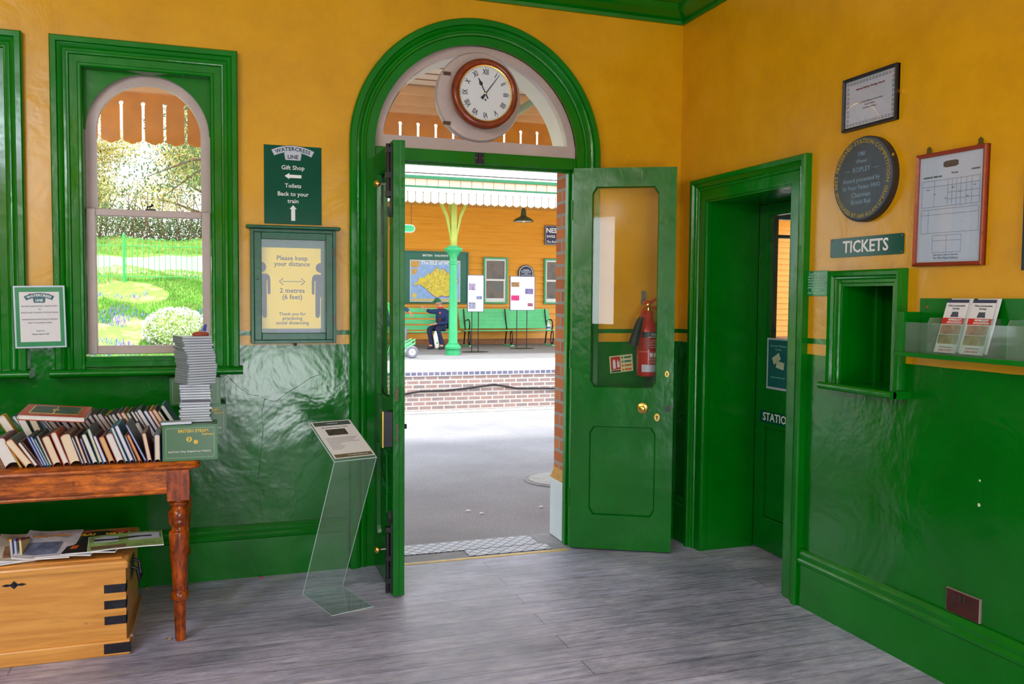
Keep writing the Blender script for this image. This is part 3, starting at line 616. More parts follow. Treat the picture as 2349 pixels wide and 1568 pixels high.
# near canopy over the platform
b = MB(); b.box(-8, .31, 3.285, 6, 3.02, 3.33); struct(b.build('canopy_ceiling_near', None or (lambda s: (s.l(s.co((1, 1, 1)), s.n('TexNoise').inputs[0]), s)[1])(NT('x')).bsdf((.93, .78, .56, 1), .5), smooth=0))
b = MB()
for i in range(13): b.box(-8, .40+i*.2, 3.277, 6, .41+i*.2, 3.286)
struct(b.build('trim_canopy_boarding_gaps', mat('board_gap', srgb(170, 130, 90), .7), smooth=0))
b = MB(); b.box(-8, 2.86, 3.12, 6, 2.985, 3.286); b.box(-8, 2.93, 3.07, 6, 3.0, 3.13); b.box(-8, 2.82, 3.20, 6, 2.86, 3.286); struct(b.build('trim_canopy_beam_near', mat('ochre_beam', (.92, .55, .22, 1), .5, var=.06), smooth=0, bevel=.006))
def valance(name, xa, xb, pitch, ztop, zbot, slot_top, y, th_, m, slot=.016, hole=.016, scal=.03, pointed=False, x0=0):
    b = MB(); n0 = math.floor((xa-x0)/pitch); n1 = math.ceil((xb-x0)/pitch)
    for k in range(n0, n1):
        xl = x0+k*pitch; xr = xl+pitch; h = slot/2
        L = [(xl, slot_top+hole)]+[(xl+hole*math.sin(a), slot_top+hole*math.cos(a)) for a in (.8, 1.6, 2.3)]+[(xl+h, slot_top-hole*.8), (xl+h, zbot+scal)]
        if pointed: Bt = [(xl+h+.02, zbot+scal*.5), (xl+pitch*.35, zbot+scal*.35), (xl+pitch/2-.012, zbot+scal*.45), (xl+pitch/2, zbot), (xl+pitch/2+.012, zbot+scal*.45), (xl+pitch*.65, zbot+scal*.35), (xr-h-.02, zbot+scal*.5)]
        else: Bt = [(xl+h+.02, zbot+scal*.45), (xl+pitch*.28, zbot+scal*.55), (xl+pitch*.38, zbot+scal*.1), (xl+pitch*.5, zbot), (xl+pitch*.62, zbot+scal*.1), (xl+pitch*.72, zbot+scal*.55), (xr-h-.02, zbot+scal*.45)]
        Rr = [(2*xl+pitch-p[0], p[1]) for p in reversed(L)]
        b.prism(L+Bt+Rr, y-th_/2, y+th_/2, 'y')
    b.box(xa, y-th_/2, slot_top+hole, xb, y+th_/2, ztop)
    return struct(b.build(name, m, smooth=0))
valance('trim_valance_near', -8, 6, .161, 3.08, 2.665, 2.985, 3.0, .022, mat('orange_valance', (.80, .30, .008, 1), .7, var=.15, spec=.15), slot=.022, hole=.017, x0=-3.353)
st = thing('canopy_strut', 'round green iron strut slanting up to the canopy, seen through the fanlight', 'strut', (0, 0, 0))
b = MB(); b.tube([(-1.133, 0.310, 2.433), (0.176, 2.476, 3.285)], .026, 14); b.build('strut_tube', mat('pale_green', srgb(120, 160, 110), .45), st)
b = MB(); b.box(0.096, 2.396, 3.265, 0.256, 2.556, 3.286); b.build('foot_plate', mat('pale_green', srgb(120, 160, 110), .45), st, smooth=0)

# ------------------------------------------------------------------ far building
YW = 18.8
def P2(x0, y0, x1, y1): return (x0, y0, x1, y1)
bx = MB(); bx.box(.2, YW+.02, .15, 15, YW+4, 4.3); struct(bx.build('wall_far_building', M_CLAP, smooth=0))
b = MB(); z = .30
while z < 4.2: b.prism([(YW+.03, z), (YW-.024, z), (YW+.016, z+.178), (YW+.03, z+.178)], .2, 15, 'x'); z += .178
struct(b.build('wall_far_weatherboards', M_CLAP, smooth=0))
b = MB(); b.box(.15, YW-.04, .15, 15, YW+.02, .30); struct(b.build('wall_far_brick_plinth', M_BRICKX, smooth=0))
# far canopy
b = MB(); b.box(.1, 13.62, 3.98, 15, YW+.1, 4.03); struct(b.build('canopy_roof_far', mat('canopy_underside', srgb(220, 170, 90), .5), smooth=0))
b = MB(); b.box(.1, 13.60, 3.83, 15, 13.66, 3.98); struct(b.build('trim_canopy_fascia_far', mat('peach_fascia', (.88, .68, .48, 1), .5, var=.04), smooth=0))
b = MB()
for k in range(60): b.box(.1+k*.25, 13.592, 3.83, .108+k*.25, 13.60, 3.98)
struct(b.build('trim_fascia_joints', mat('board_gap', srgb(170, 130, 90), .7), smooth=0))
b = MB(); b.box(.1, 13.56, 3.80, 15, 13.62, 3.835); b.box(.1, 13.50, 3.985, 15, 13.60, 4.045); struct(b.build('trim_gutter_far', mat('gutter_green', (.01, .16, .06, 1), .4), smooth=0))
b = MB(); b.tube([(.1, 13.9, 4.15), (15, 13.9, 4.15)], .012); tag(b.build('roof_wire', M_BLACK), 'thin dark wire running along above the far canopy', 'wire')
valance('trim_valance_far', .1, 15, .169, 3.82, 3.46, 3.70, 13.6, .03, M_EXTW, slot=.018, hole=.016, scal=.055, pointed=True, x0=1.185)
# iron column with curved brackets
cl = thing('canopy_column', 'green cast iron column with flared capital and curved brackets on the far platform', 'column', (2.395, 14.35, .15))
b = MB(); b.lathe([(0, .17), (.10, .17), (.11, .155), (.13, .155), (.15, .185), (.20, .185), (.23, .15), (.25, .125), (.27, .13), (.28, .115)], 24); b.build('base', M_EXTG, cl)
b = MB(); b.lathe([(.28, .108), (.30, .104), (2.05, .085), (2.06, .105), (2.10, .105), (2.11, .085), (2.2, .085)], 24); b.build('shaft', M_EXTG, cl)
b = MB(); b.lathe([(2.2, .085), (2.25, .10), (2.33, .15), (2.37, .205), (2.39, .215), (2.42, .215), (2.43, .15), (2.47, .14)], 24); b.build('capital', M_EXTG, cl)
M_PALEG = mat('yellow_green_iron', srgb(165, 175, 70), .45, var=.1)
b = MB(); b.box(-.065, -.065, 2.44, .065, .065, 3.83); b.build('upper_post', M_PALEG, cl, smooth=0, bevel=.01)
for sx, nm in ((-1, 0), (1, 1)):
    b = MB(); pr = [(0.06, 2.46), (.10, 2.75), (.18, 3.1), (.34, 3.45), (.70, 3.72), (.72, 3.80)]
    O = pr+[(p[0]-.055 if p[0] > .1 else p[0]-.03, p[1]+.05) for p in reversed(pr)]
    b.prism([(sx*p[0], p[1]) for p in O], -.025, .025, 'y'); b.build('bracket', M_PALEG, cl, smooth=0)
b = MB(); b.prism([(.06, 2.46), (.10, 2.75), (.2, 3.15), (.45, 3.5), (1.1, 3.78), (1.1, 3.85), (.4, 3.62), (.12, 3.2), (.04, 2.75)], -.025, .025, 'x'); b.build('bracket', M_PALEG, cl, smooth=0)
# pendant platform lamp
lp = thing('platform_lamp', 'dark green enamel pendant lamp hanging under the far canopy', 'lamp', (4.83, 16.5, 3.43))
M_LG = mat('lamp_enamel', srgb(60, 75, 55), .35)
b = MB(); b.lathe([(0, .265), (.02, .262), (.08, .20), (.12, .11), (.15, .075), (.30, .06), (.33, .045), (.35, .02), (.37, .018)], 28, cap=False); b.build('shade', M_LG, lp)
b = MB(); b.tube([(0, 0, .36), (0, 0, .56)], .012); b.build('stem', M_LG, lp); b = MB(); b.lathe([(.012, .245), (.014, .001)], 28, cap=False); b.build('reflector', M_EXTW, lp)
b = MB(); b.ball((0, 0, .03), .05); b.build('bulb', M_EXTW, lp)
l2 = thing('platform_lamp', 'dark green enamel lamp half hidden behind the brick reveal', 'lamp', (6.46, 16.5, 3.60)); b = MB(); b.lathe([(0, .20), (.03, .19), (.10, .16), (.16, .08), (.20, .05)], 24); b.build('shade', M_PALEG, l2); b = MB(); b.tube([(0, 0, .2), (0, 0, .4)], .014); b.build('stem', M_PALEG, l2)
# map board
mb = thing('map_board', 'dark green railway noticeboard with a map poster of an island behind the column', 'noticeboard', (3.04, YW-.03, 2.01), R_BACK)
b = MB(); b.box(-.945, -.72, 0, .945, .72, .04); b.build('board', M_DKEXT, mb, smooth=0)
b = MB(); fr = [(-.945, -.72), (-.945, .72), (.945, .72), (.945, -.72)]; b.sweep([(0, .04), (0, .07), (-.035, .07), (-.035, .04)], fr, lambda a, c_, v: (a, c_, v), True); b.box(-.91, .50, .04, .91, .515, .055); b.build('board_frame', M_DKEXT, mb, smooth=0)
text('BRITISH   RAILWAYS', .11, M_WTXT, mb, 0, .60, .041, bold=.02, fit=.72, name='heading')
b = MB(); b.box(-.715, -.675, .04, .715, .475, .043); b.build('poster_border', mat('poster_cream', srgb(225, 215, 205), .5), mb, smooth=0)
b = MB(); b.box(-.695, -.655, .043, .695, .455, .0445); b.build('sea', mat('map_sea', srgb(150, 185, 235), .5, var=.15, vs=9), mb, smooth=0)
b = MB(); isl = [(-.64, -.22), (-.50, -.12), (-.46, -.02), (-.30, .0), (-.22, .10), (-.10, .12), (-.02, .22), (.05, .27), (.10, .24), (.12, .10), (.15, .22), (.22, .24), (.34, .13), (.48, .10), (.52, .0), (.62, -.02), (.66, -.10), (.54, -.20), (.52, -.34), (.42, -.50), (.28, -.53), (.18, -.50), (.05, -.56), (-.10, -.46), (-.28, -.30), (-.44, -.20)]
b.prism([(x*1.03, y*1.05) for x, y in isl], .0445, .0455); b.build('island_outline', mat('map_outline', srgb(120, 100, 170), .5), mb, smooth=0)
b = MB(); b.prism(isl, .0455, .0465); b.build('island', mat('map_land', srgb(225, 205, 70), .5, var=.25, vs=14), mb, smooth=0)
for i in range(14):
    b = MB(); x = random.uniform(-.4, .45); y = random.uniform(-.35, .1); c_ = random.choice([(200, 90, 70), (90, 130, 70), (240, 235, 220), (60, 110, 130)])
    b.T = Matrix.Translation((x, y, .0466)) @ Matrix.Rotation(random.uniform(0, 3), 4, 'Z'); b.box(-.018, -.009, 0, .018, .009, .001); b.build('map_vignette', mat('map_c%d' % (c_[0]), srgb(*c_), .5), mb, smooth=0)
text('The ISLE of WIGHT', .13, M_WTXT, mb, .13, .395, .0467, bold=.035, fit=1.08, name='title')
b = MB(); b.box(-.685, .27, .0445, -.46, .445, .0465); b.prism([(-.66, .06), (-.55, .10), (-.50, .2), (-.56, .24), (-.66, .2)], .0445, .0465); b.build('crest', mat('map_crest', srgb(225, 165, 70), .5, var=.5, vs=40), mb, smooth=0)
b = MB(); b.lathe([(.0445, .065), (.047, .065), (.047, .001)], 24, (-.585, -.50, 0)); b.build('sun_emblem', mat('map_sun', srgb(240, 205, 90), .5), mb, smooth=0)
b = MB(); b.box(-.68, -.648, .0445, .68, -.59, .0465); b.build('caption_band', mat('map_band', srgb(215, 190, 110), .5, var=.4, vs=60), mb, smooth=0)
# far windows
def far_window(name, xc, w_=.712):
    t = thing(name, None, None, (xc, YW-.02, 1.948), R_BACK, kind='structure'); h = .651; w2_ = w_/2
    b = MB(); b.sweep([(0, 0), (0, .07), (-.045, .07), (-.045, 0)], [(-w2_, -h), (-w2_, h), (w2_, h), (w2_, -h)], lambda a, c_, v: (a, c_, v), True); b.build('window_frame', M_EXTG, t, smooth=0)
    b = MB()
    for (x0, x1, y0, y1, zz) in ((-.31, -.27, .045, .606, .04), (.27, .31, .045, .606, .04), (-.27, .27, .56, .606, .04), (-.31, .31, -.01, .045, .04), (-.31, -.27, -.5, -.01, .025), (.25, .31, -.5, -.01, .025), (-.31, .31, -.606, -.5, .025)): b.box(x0, y0, 0, x1, y1, zz)
    b.build('sash', M_EXTW, t, smooth=0)
    b = MB(); b.box(-.29, -.56, .005, .29, .58, .008); b.build('glass', glass_far, t, smooth=0); return t
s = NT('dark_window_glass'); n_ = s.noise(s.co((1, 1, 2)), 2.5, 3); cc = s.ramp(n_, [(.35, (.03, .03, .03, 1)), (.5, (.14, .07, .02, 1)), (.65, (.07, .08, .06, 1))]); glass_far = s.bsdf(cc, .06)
far_window('window_5', 4.793); far_window('window_6', 6.625); far_window('window_7', 9.2)
pq = thing('wall_plaque', 'round dark blue plaque with a white rim on the far orange wall', 'plaque', (5.71, YW-.04, 2.17), R_BACK)
b = MB(); b.lathe([(0, .24), (.03, .24), (.035, .22), (.035, .001)], 36); b.build('disc', mat('plaque_blue', srgb(35, 40, 65), .4), pq, smooth=30)
b = MB(); b.lathe([(.036, .215), (.038, .215), (.038, .200), (.036, .200)], 36, cap=False); b.build('rim', M_WTXT, pq)
b = MB()
for k_, (w_, y_) in enumerate(((.09, .10), (.16, .06), (.14, .02), (.05, -.01), (.15, -.05), (.13, -.09))): b.box(-w_, y_-.012 - (.01 if k_ == 0 else 0), .035, w_, y_+.008, .037)
b.build('lettering', mat('plaque_letter', srgb(170, 175, 190), .5), pq, smooth=0)
ns = thing('enamel_sign', 'dark blue enamel sign reading NESTLE SWISS MILK partly behind the brick reveal', 'sign', (6.70, YW-.04, 3.28), R_BACK)
b = MB(); b.box(-.42, -.28, 0, .42, .28, .02); b.build('plate', mat('enamel_navy', srgb(30, 35, 75), .3), ns, smooth=0)
b = MB(); b.sweep([(0, .02), (0, .024), (-.018, .024), (-.018, .02)], [(-.41, -.27), (-.41, .27), (.41, .27), (.41, -.27)], lambda a, c_, v: (a, c_, v), True); b.build('border', mat('enamel_grey', srgb(150, 150, 165), .4), ns, smooth=0)
text("NESTLE'S", .24, M_WTXT, ns, 0, .13, .021, bold=.03, fit=.76, name='brand_lettering'); text('SWISS', .12, M_WTXT, ns, -.235, -.04, .021, bold=.02, fit=.26); text('MILK', .2, M_WTXT, ns, .15, -.05, .021, bold=.04, fit=.42); text('The Richest in Cream', .12, M_WTXT, ns, 0, -.19, .021, bold=.01, fit=.74, shear=.3)
# hanging platform sign seen either side of the open leaf
hs = thing('hanging_sign', 'green hanging sign with a rounded white-edged end and letters ending in OR', 'sign', (1.15, 14.0, 2.95), R_BACK)
def stad(L, h): return [(L/2-h+h*math.sin(a), h*math.cos(a)) for a in [PI*i/12 for i in range(13)]]+[(-L/2+h-h*math.sin(a), -h*math.cos(a)) for a in [PI*i/12 for i in range(13)]]
b = MB(); b.prism(stad(.56, .085), 0, .02); b.build('plate_edge', M_WTXT, hs, smooth=0); b = MB(); b.prism(stad(.54, .072), -.001, .022); b.build('plate', M_EXTG, hs, smooth=0)
text('FOR', .11, M_WTXT, hs, -.07, 0, .0225, bold=.02, fit=.26); b = MB(); [b.tube([(x, .085, .01), (x, 1.04, .01)], .006) for x in (-.2,)]; b.build('hanger', M_BLACK, hs); b = MB(); [b.tube([(x, .085, .01), (x, 1.04, .01)], .006) for x in (.2,)]; b.build('hanger', M_BLACK, hs)

# display boards on twin poles
def stand(loc, w_, z0, z1, rot, label, pics):
    t = thing('display_stand', label, 'display stand', loc, (0, 0, rot), group=None); hw = w_/2
    b = MB(); b.box(-hw, -.012, z0, hw, .012, z1); b.build('panel', M_EXTW, t, smooth=0)
    b = MB(); 
    for x0, x1, a, c_ in ((-hw-.012, -hw, z0-.012, z1+.012), (hw, hw+.012, z0-.012, z1+.012), (-hw, hw, z1, z1+.012), (-hw, hw, z0-.012, z0)): b.box(x0, -.018, a, x1, .018, c_)
    b.build('frame', mat('navy_frame', (.02, .03, .12, 1), .4), t, smooth=0)
    for x in (-hw*.42, hw*.42): b = MB(); b.tube([(x, .02, .01), (x, .02, z1-.1)], .011, 8); b.build('pole', M_BLACK, t)
    b = MB(); b.lathe([(0, .33), (.008, .33), (.014, .30), (.014, .001)], 32); q = b.build('base', M_BLACK, t, smooth=30); q.scale = (1, .55, 1)
    for (x, z, ww, hh, col) in pics: b = MB(); b.box(x*hw-ww/2, -.0135, z0+(z1-z0)*z-hh/2, x*hw+ww/2, -.0125, z0+(z1-z0)*z+hh/2); b.build('picture', mat('picture_%d_%d_%d' % col, srgb(*col), .5, var=.6, vs=25), t, smooth=0)
stand((3.20, 15.3, .15), .39, .98, 1.84, .0, 'narrow white display board on two thin poles, left of the two stands', [(-.45, .68, .16, .16, (150, 130, 160)), (.45, .38, .14, .08, (110, 120, 150)), (-.45, .16, .18, .16, (140, 140, 160))])
stand((4.78, 16.4, .15), .66, 1.0, 1.86, 0, 'wide white display board on two thin poles, right of the two stands', [(-.6, .76, .22, .12, (160, 120, 70)), (.55, .56, .22, .14, (120, 110, 160)), (-.6, .36, .22, .13, (225, 30, 110)), (.65, .16, .14, .08, (160, 80, 100))])

# platform benches
M_BG = mat('bench_green', srgb(105, 215, 150), .4, var=.1, vs=3)
def bench(loc, L, label, slats_back, n_leg, gap):
    t = thing('platform_bench', label, 'bench', loc, group='platform benches')
    h = L/2
    for k in range(4): b = MB(); b.box(-h, -.5+k*.115, .415-.008*k, h, -.5+k*.115+.10, .44-.008*k); b.build('seat_slat', M_BG, t, smooth=0, bevel=.006)
    for k in range(slats_back):
        z = .47+k*gap; b = MB(); y = -.03+.05*k*gap/.1
        b.add([(-h, y, z), (h, y, z), (h, y+.05, z+.105), (-h, y+.05, z+.105), (-h, y+.025, z-.005), (h, y+.025, z-.005), (h, y+.075, z+.1), (-h, y+.075, z+.1)], [(0, 1, 2, 3), (7, 6, 5, 4), (0, 4, 5, 1), (3, 2, 6, 7), (0, 3, 7, 4), (1, 5, 6, 2)]); b.build('back_slat', M_BG, t, smooth=0)
    for k in range(n_leg):
        x = -h+.14+(L-.28)*k/(n_leg-1); b = MB()
        b.tube([(x, -.02, .43), (x, .10, .02)], .02); b.tube([(x, -.50, .42), (x, -.54, .30), (x, -.52, .12), (x, -.42, .02), (x, -.34, .12), (x, -.36, .30), (x, -.42, .42)], .017)
        b.tube([(x, -.05, .42), (x, .07, .72), (x, .16, 1.0 if slats_back > 3 else .85)], .018)
        if k in (0, n_leg-1): b.tube([(x, .03, .66), (x, -.15, .70), (x, -.34, .72), (x, -.46, .66), (x, -.47, .54), (x, -.42, .44)], .018)
        b.build('iron_frame', M_BLACK, t)
        b = MB(); b.box(x-.04, -.55, 0, x+.04, .14, .03); b.build('foot', M_BG, t, smooth=0)
    return t
bench((4.9, 18.05, .15), 2.66, 'long green slatted bench behind the display stands on the far platform', 5, 3, .107)
bench((1.75, 17.3, .15), 3.0, 'green slatted bench with two seated men on the far platform', 4, 3, .15)
bt = thing('sanitiser_bottle', 'small white pump bottle standing on the right end of the long green bench', 'bottle', (6.02, 17.70, .592))
b = MB(); b.lathe([(0, .055), (.12, .055), (.16, .03), (.18, .02)], 16); b.build('body', M_EXTW, bt); b = MB(); b.tube([(0, 0, .18), (0, 0, .25), (-.04, 0, .25)], .012); b.build('pump', M_EXTW, bt); b = MB(); b.lathe([(.03, .0565), (.08, .0565)], 16, cap=False); b.build('label_band', mat('label_blue', srgb(90, 110, 190), .5), bt)
# sack barrow
br = thing('sack_barrow', 'green luggage barrow with grey rubber wheels standing beside the canopy column', 'barrow', (1.25, 13.75, .15)); M_LGN = mat('bright_green', srgb(90, 220, 120), .4)
for y in (-.22, .22):
    wq = MB(); wq.lathe([(y-.035, .075), (y-.04, .115), (y-.02, .135), (y+.02, .135), (y+.04, .115), (y+.035, .075)], 28, (.02, 0, .135), 'y', cap=False); ty = wq.build('tyre', mat('grey_rubber', (.16, .17, .2, 1), .8), br)
    wq = MB(); wq.lathe([(y-.03, .076), (y-.035, .02), (y+.035, .02), (y+.03, .076)], 20, (.02, 0, .135), 'y'); wq.build('wheel_hub', M_EXTW, ty)
b = MB(); b.tube([(.02, -.25, .135), (.02, .25, .135)], .012); b.build('axle', M_STEEL, br)
for y in (-.17, .17):
    b = MB(); b.tube([(.10, y, .32), (-.08, y, .22), (-.20, y, .25), (-.42, y, 1.1), (-.52, y, 1.2)], .022); b.build('side_rail', M_LGN, br)
    b = MB(); b.tube([(-.20, y, .25), (.10, y, .40), (.09, y, .30)], .016); b.build('brace', M_LGN, br)
b = MB()
b.tube([(-.30, -.17, .60), (-.30, .17, .60)], .012)
b.tube([(-.5, -.05, .02), (-.25, -.05, .8)], .01); b.build('cross_bars', M_LGN, br)

# ------------------------------------------------------------------ the bank seen through the windows
def bank_z(x, y):
    return .12+max(0, min(y, 17)-11.75)*.31+max(0, min(y, 25)-17)*.18+.05*math.sin(x*2.1+y*1.3)*min(1, max(0, y-11.75))+.03*math.sin(x*5+y*3.7)*min(1, max(0, y-11.75))
b = MB(); NX, NY = 70, 90; X0, X1, Y0, Y1 = -14, .0, 11.7, 30
V = []
for j in range(NY+1):
    for i in range(NX+1):
        x = X0+(X1-X0)*i/NX; y = Y0+(Y1-Y0)*j/NY; z = bank_z(x, y)
        if x > -.9: z = min(z, .1+(0-x)*1.2*max(0, z-.1))
        V.append((x, y, z))
b.add(V, [(j*(NX+1)+i, j*(NX+1)+i+1, (j+1)*(NX+1)+i+1, (j+1)*(NX+1)+i) for j in range(NY) for i in range(NX)])
s = NT('bank_ground'); n_ = s.noise(s.co(), 1.6, 6, .7); cc = s.ramp(n_, [(.36, srgb(185, 150, 115)), (.48, srgb(115, 155, 60)), (.62, srgb(140, 180, 75))])
g_ = s.n('NewGeometry'); sp = s.n('SeparateXYZ'); s.l(g_.outputs['Position'], sp.inputs[0]); wv = s.math('ADD', sp.outputs[1], s.math('MULTIPLY', n_, 2.0))
pa = s.ramp(s.math('DIVIDE', wv, 40), [(0, (0, 0, 0, 1)), (19.2/40, (1, 1, 1, 1)), (22.3/40, (0, 0, 0, 1))], 'CONSTANT'); cc = s.mix(pa, cc, srgb(235, 225, 200))
struct(b.build('ground_bank', s.bsdf(cc, .9), smooth=60))
def blades(name, n, xr, yr, h, m, label, cat, wd=.012, mask=None, lean=.4, kind='stuff'):
    b = MB()
    for _ in range(n):
        x = random.uniform(*xr); y = random.uniform(*yr)
        if mask and not mask(x, y): continue
        z = bank_z(x, y); a = random.uniform(0, PI*2); hh = h*random.uniform(.5, 1.4); dx, dy = math.cos(a)*lean*hh, math.sin(a)*lean*hh; wx, wy = -math.sin(a)*wd, math.cos(a)*wd
        o = len(b.v); b.v += [(x-wx, y-wy, z-.01), (x+wx, y+wy, z-.01), (x+dx, y+dy, z+hh)]; b.f.append((o, o+1, o+2)); b.mi.append(0)
    return tag(b.build(name, m, smooth=0, fix=False), label, cat, kind=kind)
def patch(sc, th_, ph=0): return lambda x, y: math.sin(x*sc+ph)+math.sin(y*sc*1.3+ph*2)+.6*math.sin((x+y)*sc*2.1) > th_
blades('grass', 60000, (-6.8, -1.8), (12.0, 17.2), .065, mat('grass_green', srgb(95, 160, 45), .7, var=.35, vs=2), 'short bright green grass growing over the bank below the fence', 'grass', mask=patch(1.7, -.7), wd=.006)
blades('grass', 42000, (-8.5, -1.6), (17.0, 26), .075, mat('grass_pale', srgb(140, 180, 75), .7, var=.25, vs=2), 'pale green grass on the ground beyond the hooped fence', 'grass', wd=.009, mask=lambda x, y: not (19 < y < 21.6))
blades('bluebells', 6000, (-6.5, -2.0), (12.3, 16.2), .085, mat('bluebell', srgb(105, 110, 210), .7), 'small blue flowers scattered through the grass of the bank', 'flowers', wd=.009, mask=patch(2.6, .75, 1.3), lean=.15)
# leafy things
def leaf_cloud(b, c, r, n, sz, sc=(1, 1, 1), shell=.55):
    for _ in range(n):
        while True:
            p = Vector((random.uniform(-1, 1), random.uniform(-1, 1), random.uniform(-1, 1)))
            if shell < p.length < 1: break
        q = Vector((c[0]+p.x*r*sc[0], c[1]+p.y*r*sc[1], c[2]+p.z*r*sc[2]))
        u = Vector((random.gauss(0, 1), random.gauss(0, 1), random.gauss(0, 1))).normalized(); v = u.orthogonal().normalized(); s_ = sz*random.uniform(.6, 1.3)
        o = len(b.v); b.v += [tuple(q-u*s_), tuple(q+v*s_*.5), tuple(q+u*s_), tuple(q-v*s_*.5)]; b.f.append((o, o+1, o+2, o+3)); b.mi.append(0)
bu = thing('flowering_bush', 'rounded bush covered in white flowers on the bank behind the disc cases', 'bush', (-3.42, 13.1, .45))
b = MB(); b.ball((0, 0, .32), .42, 20, (1.15, .9, .8)); b.build('inner_foliage', mat('bush_green', srgb(150, 175, 90), .8, var=.3, vs=20), bu)
b = MB(); leaf_cloud(b, (0, 0, .32), .52, 1300, .035, (1.15, .9, .82), .8); b.build('leaves', mat('bush_leaf', srgb(165, 190, 100), .8, var=.3), bu, smooth=0, fix=False)
b = MB(); leaf_cloud(b, (0, 0, .33), .55, 2400, .026, (1.15, .9, .84), .88); b.build('flowers', M_EXTW, bu, smooth=0, fix=False)
# hooped railing
fe = thing('hooped_fence', 'bright green hooped iron railing along the top of the bank', 'fence', (0, 17.0, 0)); M_FG = mat('fence_green', srgb(40, 190, 90), .4)
zb = 1.80; zt = 2.70
for zz in (zb+.08, zt-.12): b = MB(); b.tube([(-9, 0, zz), (-1.6, 0, zz)], .010, 6); b.build('rail', M_FG, fe)
xk = -8.81
for k in range(31):
    x = xk+k*.235
    if abs((x+.065)-(-4.69)) < .1: continue
    b = MB(); b.tube([(x-.062, 0, zb-.1), (x-.062, 0, zt)]+[(x-.062*math.cos(a), 0, zt+.062*math.sin(a)) for a in (.5, 1.05, 1.57, 2.1, 2.65)]+[(x+.062, 0, zt), (x+.062, 0, zb-.1)], .0085, 6); b.build('hoop', M_FG, fe)
for x in (-7.4, -4.69, -1.95): b = MB(); b.tube([(x, 0, zb-.2), (x, 0, 2.80)], .032, 10); b.ball((x, 0, 2.83), .036); b.build('post', M_FG, fe)
# hedge and trees
hd = thing('hedge', 'tangled brown-green hedge beyond the grass, above the fence', 'hedge', (0, 0, 0))
M_DKLEAF = mat('dark_leaf', srgb(70, 100, 50), .8, var=.4, vs=2); M_MIDLEAF = mat('mid_leaf', srgb(125, 155, 70), .8, var=.35, vs=1.5); M_YLEAF = mat('yellow_leaf', srgb(180, 170, 85), .8, var=.25, vs=1.5); M_BARK = mat('bark', srgb(95, 75, 60), .9, var=.3, vs=10)
b = MB()
for i in range(26): leaf_cloud(b, (-11+i*.46, 25.5+random.uniform(-.5, .5), 3.75+random.uniform(-.25, .15)), .75, 900, .045, (1, 1, .8), .2)
b.build('foliage', M_DKLEAF, hd, smooth=0, fix=False)
b = MB()
for i in range(60): x = -11+i*.2; b.tube([(x, 25.3, 3.2), (x+random.uniform(-.4, .4), 25.3, 4.0), (x+random.uniform(-.8, .8), 25.2, 4.7)], [.03, .02, .008], 5)
b.build('stems', M_BARK, hd)
def tree(label, x, y, h, r, m, n, sz, droop=0, cat='tree', z0=None):
    z0 = bank_z(x, min(y, 29)) if z0 is None else z0
    t = thing('tree', label, cat, (x, y, z0)); b = MB(); b.tube([(0, 0, -.3), (.1, 0, h*.4), (-.1, .1, h*.75), (0, 0, h*.95)], [.22, .17, .1, .03], 8)
    f = MB()
    for k in range(22):
        a = random.uniform(0, 2*PI); zz = h*random.uniform(.22, .95); rr = r*(1.15-zz/h*.75)*random.uniform(.6, 1.1); ex = Vector((math.cos(a)*rr, math.sin(a)*rr, zz+(-droop if droop else .3)*rr*.5))
        b.tube([(0, 0, zz*.85), tuple(Vector((0, 0, zz*.85)).lerp(ex, .5)+Vector((0, 0, .15))), tuple(ex)], [.06, .035, .01], 5)
        for q in range(3):
            c_ = Vector((0, 0, zz)).lerp(ex, .45+.28*q); leaf_cloud(f, c_, r*.30, n//66, sz, (1, 1, .55 if droop else .8), 0)
    b.build('trunk', M_BARK, t); f.build('foliage', m, t, smooth=0, fix=False); return t
tree('tall dark conifer whose drooping branches fill the top of the window', -2.3, 19.0, 9.0, 3.6, M_DKLEAF, 15000, .045, 1)
tree('dark evergreen beyond the railing at the left of the window', -7.9, 21.5, 9.0, 2.8, M_DKLEAF, 12000, .05, 1)
tree('pale yellow-green tree behind the hedge, left of the two pale ones', -7.4, 29.0, 4.8, 2.7, M_YLEAF, 24000, .05)
tree('pale yellow-green tree behind the hedge, right of the two pale ones', -3.1, 31.5, 5.4, 2.9, M_YLEAF, 24000, .05)
tree('light green tree behind the dark conifer', -1.6, 26.5, 5.2, 2.0, M_MIDLEAF, 18000, .055)
tree('light green tree near the left end of the far building', .8, 27.0, 9.5, 2.0, M_MIDLEAF, 7000, .10)
# ------------------------------------------------------------------ table with turned legs
M_TBL = wood_mat('polished_mahogany', (.20, .035, .003, 1), (.72, .19, .010, 1), .25, mottle=True)
M_LEG = wood_mat('polished_mahogany_leg', (.15, .024, .003, 1), (.52, .10, .007, 1), .22, (14, 14, 2), mottle=True)
tb = thing('side_table', 'polished mahogany table with turned legs carrying rows of second-hand books under the window', 'table', (-2.79, -.78, 0))
LP = [(0, .019), (.01, .021), (.17, .024), (.174, .030), (.182, .035), (.196, .037), (.208, .033), (.214, .026), (.225, .027), (.35, .036), (.45, .0415), (.466, .040), (.474, .030), (.488, .029), (.496, .037), (.508, .042), (.520, .040), (.524, .042), (.545, .042), (.558, .037), (.564, .030), (.576, .029), (.580, .038), (.590, .040), (.596, .034), (.603, .034)]
for (x, y) in ((0, 0), (-.012, .66), (-1.50, 0), (-1.50, .66)):
    b = MB(); b.lathe(LP, 28, (x, y, 0)); b.box(x-.044, y-.044, .602, x+.044, y+.044, .732); b.build('leg', M_LEG, tb, smooth=35, bevel=.002)
